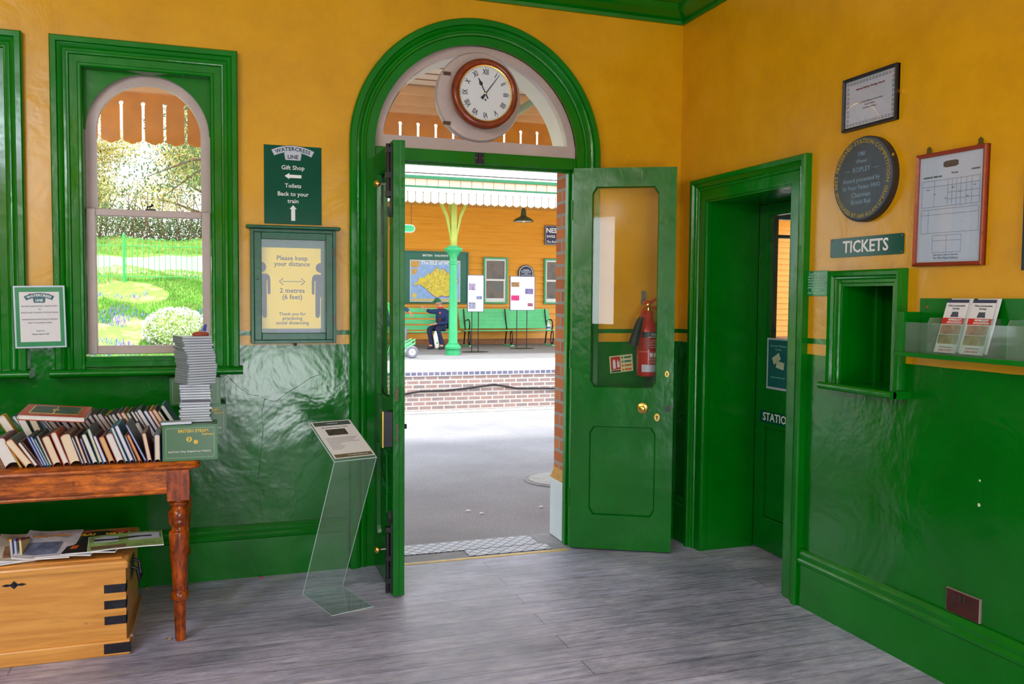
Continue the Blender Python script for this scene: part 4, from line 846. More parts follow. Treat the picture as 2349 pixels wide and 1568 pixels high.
b = MB(); b.box(-1.456, -.036, .642, -.044, -.012, .732); b.box(-1.456, .67, .642, -.056, .695, .732); b.box(-.012, .044, .642, .014, .62, .732); b.box(-1.52, .044, .642, -1.49, .62, .732)
b.build('apron', M_TBL, tb, smooth=0)
b = MB(); b.tube([(-1.456, -.038, .642), (-.044, -.038, .642)], .009, 10); b.build('apron_bead', M_TBL, tb)
b = MB(); out = []; hx0, hx1, hy0, hy1, cr = -1.60, .085, -.045, .735, .045
for cx_, cy_, a0 in ((hx1-cr, hy0+cr, -PI/2), (hx1-cr, hy1-cr, 0), (hx0+cr, hy1-cr, PI/2), (hx0+cr, hy0+cr, PI)): out += arcpts(cx_, cy_, cr, a0, a0+PI/2, 6)
b.sweep([(.02, .732), (0, .734), (-.004, .74), (0, .748), (.006, .750), (.004, .756), (.010, .763), (.018, .765), (.1, .765)], out, lambda a, c_, v: (a, c_, v), True)
i_ = [(x-(.09 if x > -.7 else -.09), y+(.09 if y < .3 else -.09), ) for x, y in out]
b.box(-1.55, 0, .733, .04, .69, .7648); b.build('table_top', M_TBL, tb, smooth=40)

# ------------------------------------------------------------------ books
M_PG = [mat('book_pages_white', srgb(232, 226, 222), .7, var=.05, vs=3, bump=.3, bs=300, stretch=(8, 1, 1)), mat('book_pages_cream', srgb(235, 215, 185), .7, var=.05, vs=3, bump=.3, bs=300, stretch=(8, 1, 1)), mat('book_pages_tan', srgb(225, 185, 135), .7, var=.05, vs=3, bump=.3, bs=300, stretch=(8, 1, 1))]
CV = {'red': (150, 40, 30), 'orange': (205, 95, 35), 'yellow': (210, 160, 40), 'brown': (85, 35, 30), 'blue': (40, 60, 150), 'teal': (20, 100, 120), 'dkgreen': (25, 60, 50), 'grey': (75, 85, 90), 'navy': (30, 35, 80), 'maroon': (110, 25, 40), 'black': (30, 30, 35), 'olive': (110, 110, 50), 'cyan': (60, 160, 215), 'purple': (80, 50, 110), 'tanbrown': (130, 90, 55)}
def cover(c): return mat('cloth_'+c, srgb(*CV[c]), .45, var=.25, vs=30)
def book(x, y, z, th_, hgt, dep, tilt, c, pg, label, group, spine=None):
    """spine uppermost, head of the pages facing the room. x = foot centre, tilt to the left in degrees"""
    t = thing('book', label, 'book', (x, y, z), (0, -math.radians(tilt), 0), group=group)
    cv = .0022; a = th_/2; b = MB(); n = 8
    b.box(-a, 0, 0, -a+cv, dep, hgt-.004); b.box(a-cv, 0, 0, a, dep, hgt-.004)
    O = arcpts(0, hgt-.006, a, 0, PI, n); O = [(p[0], hgt-.006+(p[1]-hgt+.006)*.45) for p in O]; I = [(p[0]*(1-cv/a), p[1]-cv) for p in O]
    b.prism(O+list(reversed(I)), 0, dep, 'y'); b.build('cover', cover(spine or c), t, smooth=40)
    e = MB(); e.box(-a-.0003, -.0004, .0, -a+cv, .0, hgt-.005); e.box(a-cv, -.0004, 0, a+.0003, 0, hgt-.005); e.prism(O+list(reversed(I)), -.0004, .0002, 'y'); e.build('edge_fringe', cover(c), t, smooth=0)  # lens colour fringing painted on as tinted strips along the board edges
    q = MB(); conc = [(x_, .006+.35*a*math.cos(x_/(a-cv)*PI/2)) for x_ in [(-(a-cv)+2*(a-cv)*i/n) for i in range(n+1)]]; topc = [(x_, hgt-.006+(a*.4)*math.sqrt(max(0, 1-(x_/(a-cv))**2))-.001) for x_ in [((a-cv)-2*(a-cv)*i/n) for i in range(n+1)]]
    q.prism(conc+topc, .003, dep-.003, 'y'); q.build('pages', M_PG[pg], t, smooth=40)
    return t
U = .000263
front = [  # foot x (units of the row), head x, head height units, thickness units, colour, pages, spine colour
 (95, -80, 400, 200, 'red', 0, 'brown'), (222, 60, 330, 28, 'yellow', 1, 'olive'), (340, 60, 400, 128, 'orange', 1, 'dkgreen'), (437, 195, 380, 62, 'brown', 0, 'tanbrown'), (500, 235, 400, 44, 'brown', 1, 'brown'),
 (522, 312, 470, 36, 'blue', 0, 'grey'), (556, 355, 470, 36, 'blue', 0, 'grey'), (592, 402, 440, 34, 'teal', 0, 'dkgreen'), (628, 440, 480, 40, 'grey', 1, 'grey'),
 (706, 545, 440, 118, 'red', 1, 'brown'), (830, 650, 500, 86, 'orange', 0, 'orange'), (955, 812, 450, 156, 'maroon', 1, 'tanbrown'), (1064, 910, 440, 36, 'navy', 0, 'grey'), (1108, 958, 460, 46, 'brown', 1, 'brown'), (1160, 1025, 420, 30, 'purple', 0, 'grey'),
 (1238, 1072, 470, 78, 'dkgreen', 0, 'dkgreen'), (1312, 1138, 550, 54, 'teal', 1, 'grey'), (1374, 1215, 440, 56, 'blue', 0, 'brown'), (1462, 1312, 410, 82, 'orange', 2, 'brown'), (1588, 1420, 450, 112, 'red', 0, 'grey'),
 (1676, 1465, 560, 50, 'teal', 0, 'teal'), (1750, 1525, 580, 68, 'blue', 0, 'teal'), (1812, 1652, 430, 30, 'navy', 1, 'yellow'), (1868, 1690, 440, 40, 'orange', 2, 'brown'), (1950, 1668, 600, 34, 'blue', 0, 'grey'), (2005, 1918, 460, 66, 'maroon', 1, 'brown'), (2113, 2110, 430, 86, 'blue', 1, 'grey')]
ordn = ['first', 'second', 'third', 'fourth', 'fifth', 'sixth', 'seventh', 'eighth', 'ninth', 'tenth', 'eleventh', 'twelfth', 'thirteenth', 'fourteenth', 'fifteenth', 'sixteenth', 'seventeenth', 'eighteenth', 'nineteenth', 'twentieth', 'twenty-first', 'twenty-second', 'twenty-third', 'twenty-fourth', 'twenty-fifth', 'twenty-sixth', 'twenty-seventh', 'twenty-eighth', 'twenty-ninth', 'thirtieth', 'thirty-first', 'thirty-second', 'thirty-third']
pgn = ['white', 'cream', 'tan']; cvn = {'dkgreen': 'dark green', 'tanbrown': 'tan brown'}
NF = len(front)
for i, (xf, xh, hh, tt, c, pg, sp) in enumerate(front):
    til = math.degrees(math.atan2(xf-xh, hh)); L = math.hypot(xf-xh, hh)*U*1.02; k = NF-1-i
    nx = (front[i+1][0]-xf-front[i+1][3]/2)*2 if i+1 < NF else 999
    thk = min(tt, max(nx, 26))*U*max(.75, math.cos(math.radians(til)))
    book(-3.425+xf*U, -.800+(.012 if tt > 60 else 0)*random.uniform(-.6, .6), .7655+.5*thk*math.sin(math.radians(til)), thk, L, random.uniform(.19, .215), til, c, pg,
         '%s %s-paged book with %s-edged boards, %s in the front row from the tin' % ('thick' if tt > 100 else ('thin' if tt < 45 else 'leaning'), pgn[pg], cvn.get(c, c), ordn[k]), 'books in the front row', sp)
back = [(45, 'blue', 0, .045, 38, .19), (125, 'cyan', 1, .05, 38, .20), (215, 'cyan', 0, .030, 38, .21), (330, 'grey', 0, .03, 36, .19), (415, 'grey', 0, .033, 34, .165), (510, 'navy', 0, .036, 34, .165), (600, 'navy', 0, .03, 34, .16), (650, 'blue', 0, .02, 36, .175), (760, 'maroon', 0, .036, 34, .17), (840, 'maroon', 1, .03, 34, .17), (905, 'navy', 0, .022, 34, .17), (965, 'purple', 0, .024, 34, .175), (1045, 'navy', 0, .034, 32, .175), (1125, 'maroon', 0, .030, 32, .175), (1195, 'brown', 0, .024, 32, .175), (1280, 'navy', 0, .02, 31, .165), (1330, 'navy', 1, .02, 31, .17), (1385, 'teal', 0, .022, 30, .17), (1450, 'red', 0, .026, 30, .175), (1515, 'red', 1, .028, 30, .175),
        (1590, 'grey', 0, .018, 30, .175), (1650, 'grey', 0, .028, 29, .18), (1700, 'brown', 0, .022, 29, .18), (1750, 'navy', 0, .02, 29, .185), (1838, 'blue', 0, .028, 29, .18), (1905, 'red', 0, .02, 29, .18), (1965, 'orange', 1, .028, 30, .185), (2035, 'olive', 0, .018, 31, .18), (2085, 'dkgreen', 0, .020, 31, .205)]
tops = ['olive', 'dkgreen', 'grey', 'tanbrown', 'grey', 'yellow', 'teal', 'black', 'dkgreen', 'brown']
NB_ = len(back)
U2 = .000285
for i, (xt, c, pg, th_, til, L) in enumerate(back):
    r_ = math.radians(til); xh = -3.463+xt*U2; xf = xh+L*math.sin(r_); k = NB_-1-i
    th_ = min(th_, ((back[i+1][0]-xt) if i+1 < NB_ and back[i+1][0] > xt else 80)*U2*math.cos(r_)*1.0)
    book(xf, -.52+.004*math.sin(i*2.1), .785+.5*th_*math.sin(r_), th_*.92, L, .20, til, c, pg, '%s-edged leaning book with %s pages in the back row, %s from its right-hand end' % (cvn.get(c, c), pgn[pg], ordn[k]), 'books in the back row', c if i < 3 else tops[(i*7) % 10])
# a few more slanting books between the rows at the right, behind the first row
for i, (x, c, pg, th_, til, L) in enumerate([(-2.985, 'brown', 0, .022, 24, .185), (-2.955, 'navy', 0, .02, 24, .18), (-2.925, 'black', 0, .02, 26, .175)]):
    book(x+.02, -.56, .77, th_, L-.03, .04, til, c, pg, '%s-edged book wedged between the two rows, %s from the left of the three there' % (c, ordn[i]), 'books between the rows')
for i, (x, c, pg, th_, til, L) in enumerate([(-3.40, 'yellow', 0, .03, 30, .17), (-3.35, 'olive', 0, .028, 24, .165), (-3.315, 'grey', 1, .026, 22, .17)]):
    book(x, -.575, .80, th_, L, .05, til, c, pg, '%s-edged book standing behind the left end of the front row, %s from the left' % (c, ordn[i]), 'books behind the left end')
tr = thing('book_tray', 'low wooden tray holding up the back row of books', 'tray', (-3.2, -.40, .765)); b = MB(); b.box(-.9, -.15, 0, .33, .20, .018); b.build('tray_base', M_TBL, tr, smooth=0)
# flat book lying across the tops
fb = thing('book', 'red book with a dark green and gilt panel lying flat across the front row', 'book', (-3.255, -.785, .945), (math.radians(7), math.radians(4.5), math.radians(-2)))
b = MB(); b.box(-.125, 0, 0, .115, .17, .003); b.box(-.125, 0, .021, .115, .17, .024); b.box(-.125, .166, 0, .115, .17, .024); b.build('cover', mat('red_cloth', srgb(165, 60, 25), .35, var=.15), fb, smooth=0)
b = MB(); b.box(-.122, .004, .003, .112, .165, .021); b.build('pages', M_PG[0], fb, smooth=0)
b = MB(); b.box(-.095, .03, .0241, .085, .145, .0248); b.build('gilt_border', M_BRASS, fb, smooth=0)
b = MB(); b.box(-.090, .035, .0248, .080, .140, .0254); b.build('green_panel', mat('green_panel', srgb(45, 75, 65), .4, var=.3, vs=30), fb, smooth=0)
b = MB(); b.box(-.009, .035, .0254, -.004, .140, .0257); b.lathe([(.0254, .014), (.0257, .014)], 12, (-.006, .088, 0)); b.build('gilt_emblem', M_BRASS, fb, smooth=0)

# ------------------------------------------------------------------ green tin boxes and disc cases
M_TIN = mat('green_tin', srgb(75, 115, 80), .3, var=.08, vs=3); M_TIND = mat('green_tin_edge', srgb(35, 110, 50), .3, var=.1); M_GOLD = mat('gold_print', srgb(215, 185, 60), .4, var=.05)
def tin(loc, w_, d, h, rz, label, txt=True):
    t = thing('tin_box', label, 'box', loc, (0, 0, rz), group='green boxes of railway discs'); b = MB(); b.box(0, 0, 0, w_, d, h); b.build('body', M_TIN, t, smooth=0, bevel=.002)
    b = MB(); e = .003
    for x0, x1, z0, z1 in ((.004, w_-.004, 0, .004), (.004, w_-.004, h-.004, h+.001), (-.001, .004, 0, h+.001), (w_-.004, w_+.001, 0, h+.001)): b.box(x0, -.0015, z0, x1, .002, z1)
    b.build('edging', M_TIND, t, smooth=0)
    b = MB(); b.sweep([(0, 0), (0, .0004), (-.0015, .0004), (-.0015, 0)], [(.014, .012), (.012, .018), (.012, h-.018), (.018, h-.012), (w_-.018, h-.012), (w_-.012, h-.018), (w_-.012, .018), (w_-.018, .012)], lambda a, c_, v: (a, -.0005-v, c_), True); b.build('ruled_border', mat('pale_rule', srgb(150, 185, 150), .4), t, smooth=0)
    if txt:
        fr = thing('x', None, None); fr.name = 'printed_front'; fr.parent = t; fr.location = (w_/2, -.001, h/2); fr.rotation_euler = R_BACK.to_euler()
        text('BRITISH STEAM', .02, M_GOLD, fr, .012*w_/.215, h*.33, .0005, bold=.03, fit=.55*w_, name='title'); text('Railways', .013, M_GOLD, fr, .07*w_/.215, h*.235, .0005, bold=.02, fit=.21*w_, name='subtitle')
        b = MB(); b.lathe([(.0002, .0115), (.0008, .0115), (.0008, .0001)], 20, (-.004, h*.10, 0)); b.lathe([(.0002, .009), (.0008, .009), (.0008, .0001)], 20, (.022, h*.02, 0)); b.build('number_badge', M_GOLD, fr, smooth=0)
        text('3', .02, M_TIN, fr, -.004, h*.10, .0009, bold=.03, name='number'); text('and how they shaped our history', .010, M_WTXT, fr, -.002, -h*.24, .0005, fit=.78*w_, name='caption')
    return t
tin((-2.849, -.805, .7655), .214, .15, .148, 0, 'green tin box lettered BRITISH STEAM Railways at the front corner of the table')
tin((-2.80, -.155, .7655), .206, .10, .152, 0, 'green tin box at the back right, lettered and half hidden by the front tin')
bx2 = tin((-2.853, -.155, .9185), .232, .10, .132, 0, 'green tin box standing on top of the back one, behind the disc cases', False)
M_CASE = mat('disc_case', (.28, .32, .37, 1), .15, var=.12, vs=60); M_CASES = mat('disc_case_edge', (.50, .55, .63, 1), .3, var=.08)
zz = .9155
def case(x, y, z, w_, d, h, rz, label, dark=False):
    t = thing('disc_case', label, 'disc case', (x, y, z), (0, 0, rz), group='disc cases in the tall stack')
    b = MB(); b.box(-w_/2, 0, 0, w_/2, d, h); b.build('case', M_CASE, t, smooth=0, bevel=.0012)
    b = MB(); b.box(-w_/2+.004, -.0004, h*.18, w_/2-.004, .001, h*.82); b.build('spine_strip', mat('dark_spine', (.05, .04, .08, 1), .4) if dark else M_CASES, t, smooth=0)
NC = 34
for i in range(NC):
    h = .0106 if i % 5 else .0112; low = i < 15; w_ = .124; off = 0.0 if low else (.006 if i < 27 else -.004)
    th_ = random.uniform(-.03, .03)+(0 if low else (.40 if i < 28 else .33)); px_, py_ = -2.722+off+random.uniform(-.004, .004)+(.0 if low else -.004), -.672+random.uniform(-.003, .003)
    case(px_+.07*math.sin(th_), py_-.07*math.cos(th_), zz, w_, .14, h-.0006, th_, 'clear disc case in the tall stack, %s' % ('lowest of the stack' if i == 0 else ('topmost of the stack' if i == NC-1 else '%s from the %s' % (ordn[min(i, NC-1-i)], 'bottom' if i < NC-1-i else 'top'))), i == 8)
    zz += h
lc = thing('disc_case', 'single large clear disc case lying at the left front of the green tin', 'disc case', (-2.79, -.80, .9155), (0, 0, .12)); b = MB(); b.box(-.065, 0, 0, .055, .05, .013); b.build('case', M_CASE, lc, smooth=0, bevel=.0015)
b = MB(); b.box(-.06, -.0004, .003, .05, .0005, .010); b.build('spine_strip', M_CASES, lc, smooth=0)
cf = thing('folded_cloth', 'crumpled red, grey and blue cloth lying on top of the stack of disc cases', 'cloth', (-2.70, -.66, zz))
b = MB(); b.ball((.0, 0, .004), .032, 14, (1.1, .8, .4)); b.build('red_fold', mat('red_cloth2', srgb(170, 75, 60), .8, bump=.6, bs=90), cf); b = MB(); b.prism([(-.014, .005), (.02, .005), (.018, .045), (.008, .040)], -.01, .01, 'y'); b.build('grey_fold', mat('grey_cloth', srgb(150, 150, 160), .8), cf, smooth=0)
b = MB(); b.prism([(.008, .02), (.022, .018), (.026, .046), (.016, .047)], -.012, .012, 'y'); b.build('blue_fold', mat('blue_cloth', srgb(50, 65, 160), .8), cf, smooth=0)

# ------------------------------------------------------------------ pine trunk with magazines
M_PINE = wood_mat('varnished_pine', srgb(205, 135, 55), srgb(235, 170, 85), .3, (1, 9, 14), 2.2)
M_STRAP = mat('black_strap_iron', (.02, .02, .03, 1), .3, metal=.4, var=.5, vs=25, bump=.5, bs=60)
tk = thing('pine_trunk', 'varnished pine trunk with black iron corner straps standing under the table', 'trunk', (-2.975, -.875, 0))
b = MB(); b.box(-.95, .012, .02, -.014, .53, .350); b.build('body', M_PINE, tk, smooth=0, bevel=.002)
b = MB(); b.box(-.96, 0, 0, 0, .545, .062); b.build('plinth', M_PINE, tk, smooth=0, bevel=.007)
b = MB(); b.box(-.955, .0, .350, -.004, .54, .386); b.build('lid', M_PINE, tk, smooth=0, bevel=.010)
b = MB(); b.box(-.93, .035, .3862, -.03, .51, .392); b.build('lid_panel', M_PINE, tk, smooth=0)
for z in (.272, .207, .143):
    b = MB(); b.box(-.095, .0105, z-.017, -.0125, .013, z+.017); b.box(-.0155, .0105, z-.017, -.0125, .06, z+.017); b.build('corner_strap', M_STRAP, tk, smooth=0)
    b = MB(); [b.ball((x, .010, z+s_*.011), .0025, 8) for x in (-.09, -.02) for s_ in (-1, 1)]; 
b = MB(); b.box(-.097, -.0015, .012, .0, .001, .052); b.box(-.001, -.0015, .012, .0015, .04, .052); b.build('plinth_strap', M_STRAP, tk, smooth=0)
b = MB(); b.prism([(-.455, .322), (-.44, .327), (-.425, .325), (-.412, .338), (-.399, .325), (-.384, .327), (-.369, .322), (-.384, .317), (-.399, .319), (-.412, .306), (-.425, .319), (-.44, .317)], .009, .012, 'y'); b.lathe([(.004, .006), (.0095, .008)], 12, (-.412, 0, .322), 'y'); b.build('keyhole_plate', M_STRAP, tk, smooth=0)
b = MB(); b.tube([(-.012, .20, .30), (.012, .20, .29), (.02, .21, .235), (.02, .30, .235), (.012, .31, .29), (-.012, .31, .30)], .007, 8); b.box(-.0135, .18, .25, -.010, .33, .325); b.build('handle', M_STRAP, tk)
b = MB(); b.tube([(.002, .03, .066), (.002, .53, .066)], .006, 8); b.build('worn_edge', mat('bare_edge', srgb(150, 140, 140), .6), tk)
zz = .3925
MG = [  # x, y, rz, length, width, thickness, cover palette
 (-3.42, -.84, .35, .005, 'white', 'lowest white magazine at the left edge'), (-3.36, -.82, .12, .006, 'cream', 'cream magazine with a curled cover, second of the pile'), (-3.30, -.83, -.05, .006, 'rust', 'magazine with a rust and grey train cover'),
 (-3.22, -.84, -.12, .004, 'white', 'white magazine lying beside the black one'), (-3.13, -.84, -.10, .004, 'black', 'black and orange magazine with a yellow title'), (-2.99, -.83, .10, .004, 'field', 'landscape photograph magazine overhanging the right end of the trunk')]
mag_c = {'white': (222, 222, 242), 'cream': (215, 205, 190), 'rust': (205, 205, 222), 'black': (40, 40, 45), 'field': (150, 185, 110)}
for i, (x, y, rz, th_, c, lab) in enumerate(MG):
    t = thing('magazine', lab+' on the pine trunk', 'magazine', (x, y, zz+i*.0052+.001), (math.radians(2 if i > 2 else 7), 0, rz), group='magazines on the trunk')
    W2, L2 = (.205, .285) if c != 'field' else (.285, .205); b = MB(); n = 10
    cur = lambda u: .012*max(0, u-.55)**2*3 if i in (1, 2) else .004*math.sin(u*3)
    V = []
    for j in range(n+1):
        u = j/n
        for (yy, h) in ((0, 0), (L2, 0), (L2, th_), (0, th_)): V.append((-W2/2+W2*u, yy, h+cur(1-u)*(1.5 if i in (1, 2) else 1)))
    b.add(V, [(4*j+q, 4*j+4+q, 4*j+4+(q+1) % 4, 4*j+(q+1) % 4) for j in range(n) for q in range(4)]+[(0, 1, 2, 3), (4*n+3, 4*n+2, 4*n+1, 4*n)]); 
    b.build('pages', M_PAPER, t, smooth=30)
    f = MB(); V = []
    for j in range(n+1):
        u = j/n
        for yy in (.003, L2-.003): V.append((-W2/2+.002+(W2-.004)*u, yy, th_+.0006+cur(1-u)*(1.5 if i in (1, 2) else 1)))
    f.add(V, [(2*j, 2*j+2, 2*j+3, 2*j+1) for j in range(n)]); f.build('cover', mat('mag_'+c, srgb(*mag_c[c]), .25, var=.15 if c == 'white' else .5, vs=9), t, smooth=0)
    if c == 'black':
        text('RAILWAY', .05, mat('title_yellow', srgb(235, 190, 40), .4), t, 0, .24, th_+.004, bold=.05, fit=.17, name='title'); b = MB(); b.box(-.08, .06, th_+.003, .07, .10, th_+.0035); b.build('caption', mat('orange_caption', srgb(215, 95, 40), .4, var=.6, vs=60), t, smooth=0)
        b = MB(); b.box(-.1, .27, th_+.002, .1, .283, th_+.004); b.build('red_band', mat('red_band', srgb(200, 50, 40), .4), t, smooth=0)
    if c == 'field':
        b = MB(); b.prism([(-.12, .10), (.13, .09), (.13, .17), (.05, .185), (-.02, .165), (-.08, .18), (-.12, .16)], th_+.004, th_+.0045); b.build('sky_picture', mat('sky_pic', srgb(195, 205, 225), .4), t, smooth=0)
        b = MB(); b.prism([(-.12, .12), (-.03, .115), (.06, .13), (.1, .12), (.1, .14), (.02, .15), (-.06, .135), (-.12, .15)], th_+.0045, th_+.005); b.build('train_picture', mat('train_pic', srgb(50, 60, 55), .4, var=.4, vs=40), t, smooth=0)
        b = MB(); b.box(-.13, .01, th_+.004, .0, .05, th_+.0046); b.build('picture', mat('pic_brown', srgb(120, 95, 80), .4, var=.5, vs=40), t, smooth=0)
    if c in ('cream', 'rust'):
        b = MB(); b.box(-.085, .03, th_+.006, .05, .15, th_+.0066); b.build('picture', mat('pic_%s' % c, srgb(*((110, 120, 150) if c == 'rust' else (150, 110, 85))), .35, var=.7, vs=22), t, smooth=0)
        text('STEAM WORLD', .03, mat('title_orange', srgb(225, 140, 40), .4), t, -.01, .215, th_+.007, bold=.04, fit=.16, name='title')
    if c == 'white' and i > 0: text('STEAM', .022, M_BTXT, t, 0, .22, th_+.004, bold=.03, fit=.12, name='title')
for i, (x, c, tip) in enumerate(((-3.405, 'grey', 'yellow'), (-3.39, 'blue', 'blue'), (-3.372, 'cream', 'red'))):
    t = thing('magazine', '%s-tipped rolled magazine standing upright on the trunk at the left edge' % tip, 'magazine', (x, -.80, .398), (math.radians(-12), math.radians(-6), 0), group='magazines on the trunk')
    b = MB(); b.box(-.004, 0, 0, .004, .15, .085); b.build('pages', mat('mag_e%d' % i, srgb(*{'grey': (185, 190, 200), 'blue': (170, 180, 215), 'cream': (225, 200, 140)}[c]), .4), t, smooth=0, bevel=.002)
    b = MB(); b.box(-.0045, -.0005, .078, .0045, .1505, .086); b.build('spine_tip', cover(tip), t, smooth=0)

# ------------------------------------------------------------------ folded acrylic stand
ac = thing('acrylic_stand', 'clear acrylic lectern stand holding a printed information sheet beside the open door', 'stand', (-2.150, -.340, 0), (0, 0, math.atan2(.06, .198)))
def sheet(p0, p1, w_, t_):   # plate between two edge lines, p = (y, z)
    d = Vector((p1[0]-p0[0], p1[1]-p0[1])).normalized(); n_ = Vector((-d.y, d.x))*t_; return [(p0[0], p0[1]), (p1[0], p1[1]), (p1[0]+n_.x, p1[1]+n_.y), (p0[0]+n_.x, p0[1]+n_.y)]
hw = .104; yb_, zb_ = -.375, .712
b = MB(); b.prism(sheet((0.0, .001), (yb_, zb_), 0, .004), -hw, hw, 'x'); b.build('upright', M_ACRYL, ac, smooth=0)
b = MB(); b.prism([(-.345, .0005), (0, .0005), (0, .0045), (-.345, .0045)], -hw, hw, 'x'); b.build('base_plate', M_ACRYL, ac, smooth=0)
yt_, zt_ = -.090, .845
b = MB(); b.prism(sheet((yb_, zb_), (yt_, zt_), 0, .004), -hw, hw, 'x'); b.prism(sheet((yb_, zb_+.007), (yt_, zt_+.007), 0, .003), -hw, hw, 'x'); b.build('top_holder', M_ACRYL, ac, smooth=0)
M_EDGE = mat('acrylic_edge', srgb(205, 225, 225), .15, var=.03)
b = MB()
for x in (-hw, hw): b.tube([(x, 0, .003), (x, yb_, zb_)], .0017, 6)
b.tube([(-hw, 0, .003), (hw, 0, .003)], .002, 6); b.tube([(-hw, -.345, .003), (hw, -.345, .003)], .002, 6); b.tube([(-hw, yb_, zb_), (hw, yb_, zb_), (hw, yt_, zt_+.004), (-hw, yt_, zt_+.004)], .003, 6, True)
b.tube([(-hw, 0, .003), (-hw, -.345, .003)], .0012, 6); b.tube([(hw, 0, .003), (hw, -.345, .003)], .0012, 6); b.build('polished_edges', M_EDGE, ac)
sh = thing('information_sheet', 'printed information sheet with a locomotive picture lying in the acrylic stand', 'sheet'); dv = Vector((0, yt_-yb_, zt_-zb_)); Ls = dv.length
sh.matrix_world = Matrix.Translation((-2.150, -.340, 0)) @ Matrix.Rotation(math.atan2(.06, .198), 4, 'Z') @ Matrix.Translation((0, (yb_+yt_)/2, (zb_+zt_)/2+.0105)) @ Matrix.Rotation(math.atan2(dv.z, dv.y), 4, 'X')
b = MB(); b.box(-.1, -Ls/2+.004, 0, .1, Ls/2-.004, .0006); b.build('paper', M_PAPER, sh, smooth=0)
b = MB(); b.box(-.092, Ls/2-.042, .0006, .092, Ls/2-.010, .0010); b.build('header_band', mat('slate_band', srgb(70, 85, 85), .5), sh, smooth=0); text('WATERCRESS LINE', .012, M_WTXT, sh, 0, Ls/2-.026, .0012, fit=.055, name='logo')
text('BR Standard Class 5 73096', .014, M_BTXT, sh, 0, Ls/2-.060, .0008, fit=.13, name='heading')
b = MB(); b.box(-.055, Ls/2-.125, .0006, .045, Ls/2-.075, .0010); b.build('picture', mat('loco_picture', srgb(75, 70, 65), .5, var=.8, vs=30), sh, smooth=0)
b = MB()
for k in range(9): b.box(-.08, Ls/2-.148-.011*k, .0006, (.075 if k < 4 else -.01)-.01*(k % 3), Ls/2-.151-.011*k, .0009)
b.build('body_text', mat('grey_print', srgb(135, 135, 145), .5), sh, smooth=0)
b = MB(); b.box(-.092, -Ls/2+.010, .0006, .092, -Ls/2+.036, .0010); b.build('footer_band', mat('bronze_band', srgb(110, 100, 75), .5), sh, smooth=0)
text('www.watercressline.co.uk', .01, M_WTXT, sh, .02, -Ls/2+.023, .0012, fit=.1, name='web_line')

# small things on the floor
for i, (x, y, nm, c, lab) in enumerate([(-2.975, -.06, 'brass_stud', 'b', 'small brass stud on the floor by the skirting, right of the trunk')]):
    b = MB(); b.ball((0, 0, .006), .007, 10); o = b.build(nm, M_BRASS); o.location = (x, y, 0); tag(o, lab, 'stud')
b = MB(); b.tube([(-.012, 0, .003), (-.006, .010, .003), (.006, .010, .003)], .0016, 6); b.tube([(-.004, -.010, .003), (.008, -.010, .003), (.012, .002, .003)], .0016, 6); o = b.build('metal_clip', M_BRASS); o.location = (-2.835, -.76, 0); tag(o, 'tiny bent brass wire clip on the floor beside the table leg', 'clip')
b = MB(); b.box(-.012, -.005, 0, .012, .005, .003); o = b.build('confetti_scrap', mat('pink_scrap', srgb(230, 50, 80), .5), smooth=0); o.location = (-2.43, -.045, .0); o.rotation_euler.z = .4; tag(o, 'tiny pink scrap of paper on the floor against the skirting', 'scrap')
# ------------------------------------------------------------------ signs and notices on the back wall
def logo(parent, x, y, w_, z, plate, ring, letter):
    """the arched railway badge: curved upper band with a tab below"""
    def band(k, zz, m, nm):
        R = w_*1.02; cy_ = y-R+w_*.10; a = .47+.012*k; t_ = w_*(.072+.012*k); O = arcpts(x, cy_, R+t_, PI/2+a, PI/2-a, 16); I = arcpts(x, cy_, R-t_, PI/2-a, PI/2-.2, 6)
        tabw = w_*(.19+.012*k); I2 = [(x+tabw*1.05, y-w_*.03), (x+tabw*.9, y-w_*(.165+.014*k)), (x-tabw*.9, y-w_*(.165+.014*k)), (x-tabw*1.05, y-w_*.03)]; J = arcpts(x, cy_, R-t_, PI/2+.2, PI/2+a, 6)
        b = MB(); b.prism(O+I+I2+J, zz, zz+.0008); b.build(nm, m, parent, smooth=0); return R, cy_
    band(1, z, ring, 'badge_rim'); R, cy_ = band(0, z+.0008, plate, 'badge')
    R, cy_ = band(.45, z+.0012, letter, 'badge_line') if False else (R, cy_)
    text('WATERCRESS', w_*.13, letter, parent, x, cy_, z+.0018, bold=.03, fit=w_*.80, arc=(R-w_*.042, PI/2), name='badge_lettering'); text('LINE', w_*.13, letter, parent, x, y-w_*.095, z+.0018, bold=.03, fit=w_*.25, name='badge_lettering')
M_NAVY = mat('navy_print', srgb(35, 60, 75), .5); M_SILV = mat('silver_print', srgb(190, 200, 215), .4)
sn = thing('direction_sign', 'dark green sign pointing left to the Gift Shop and up to the Toilets', 'sign', (-2.258, 0, 2.022), R_BACK)
b = MB(); b.box(-.144, -.2, 0, .144, .2, .006); b.build('board', M_DKG, sn, smooth=0, bevel=.001)
logo(sn, 0, .163, .215, .0062, M_SILV, M_NAVY, M_NAVY)
for s_, y, f_ in (('Gift Shop', .088, .115), ('Toilets', -.004, .082), ('Back to your', -.046, .155), ('train', -.082, .055)): text(s_, .034, M_WTXT, sn, 0, y, .0066, bold=.012, fit=f_)
b = MB(); b.prism([(-.042, .046), (-.018, .062), (-.018, .053), (.042, .053), (.042, .037), (-.018, .037), (-.018, .030)], .006, .007); b.build('left_arrow', M_WTXT, sn, smooth=0)
b = MB(); b.prism([(0, -.102), (.018, -.122), (.010, -.122), (.010, -.182), (-.010, -.182), (-.010, -.122), (-.018, -.122)], .006, .007); b.build('up_arrow', M_WTXT, sn, smooth=0)
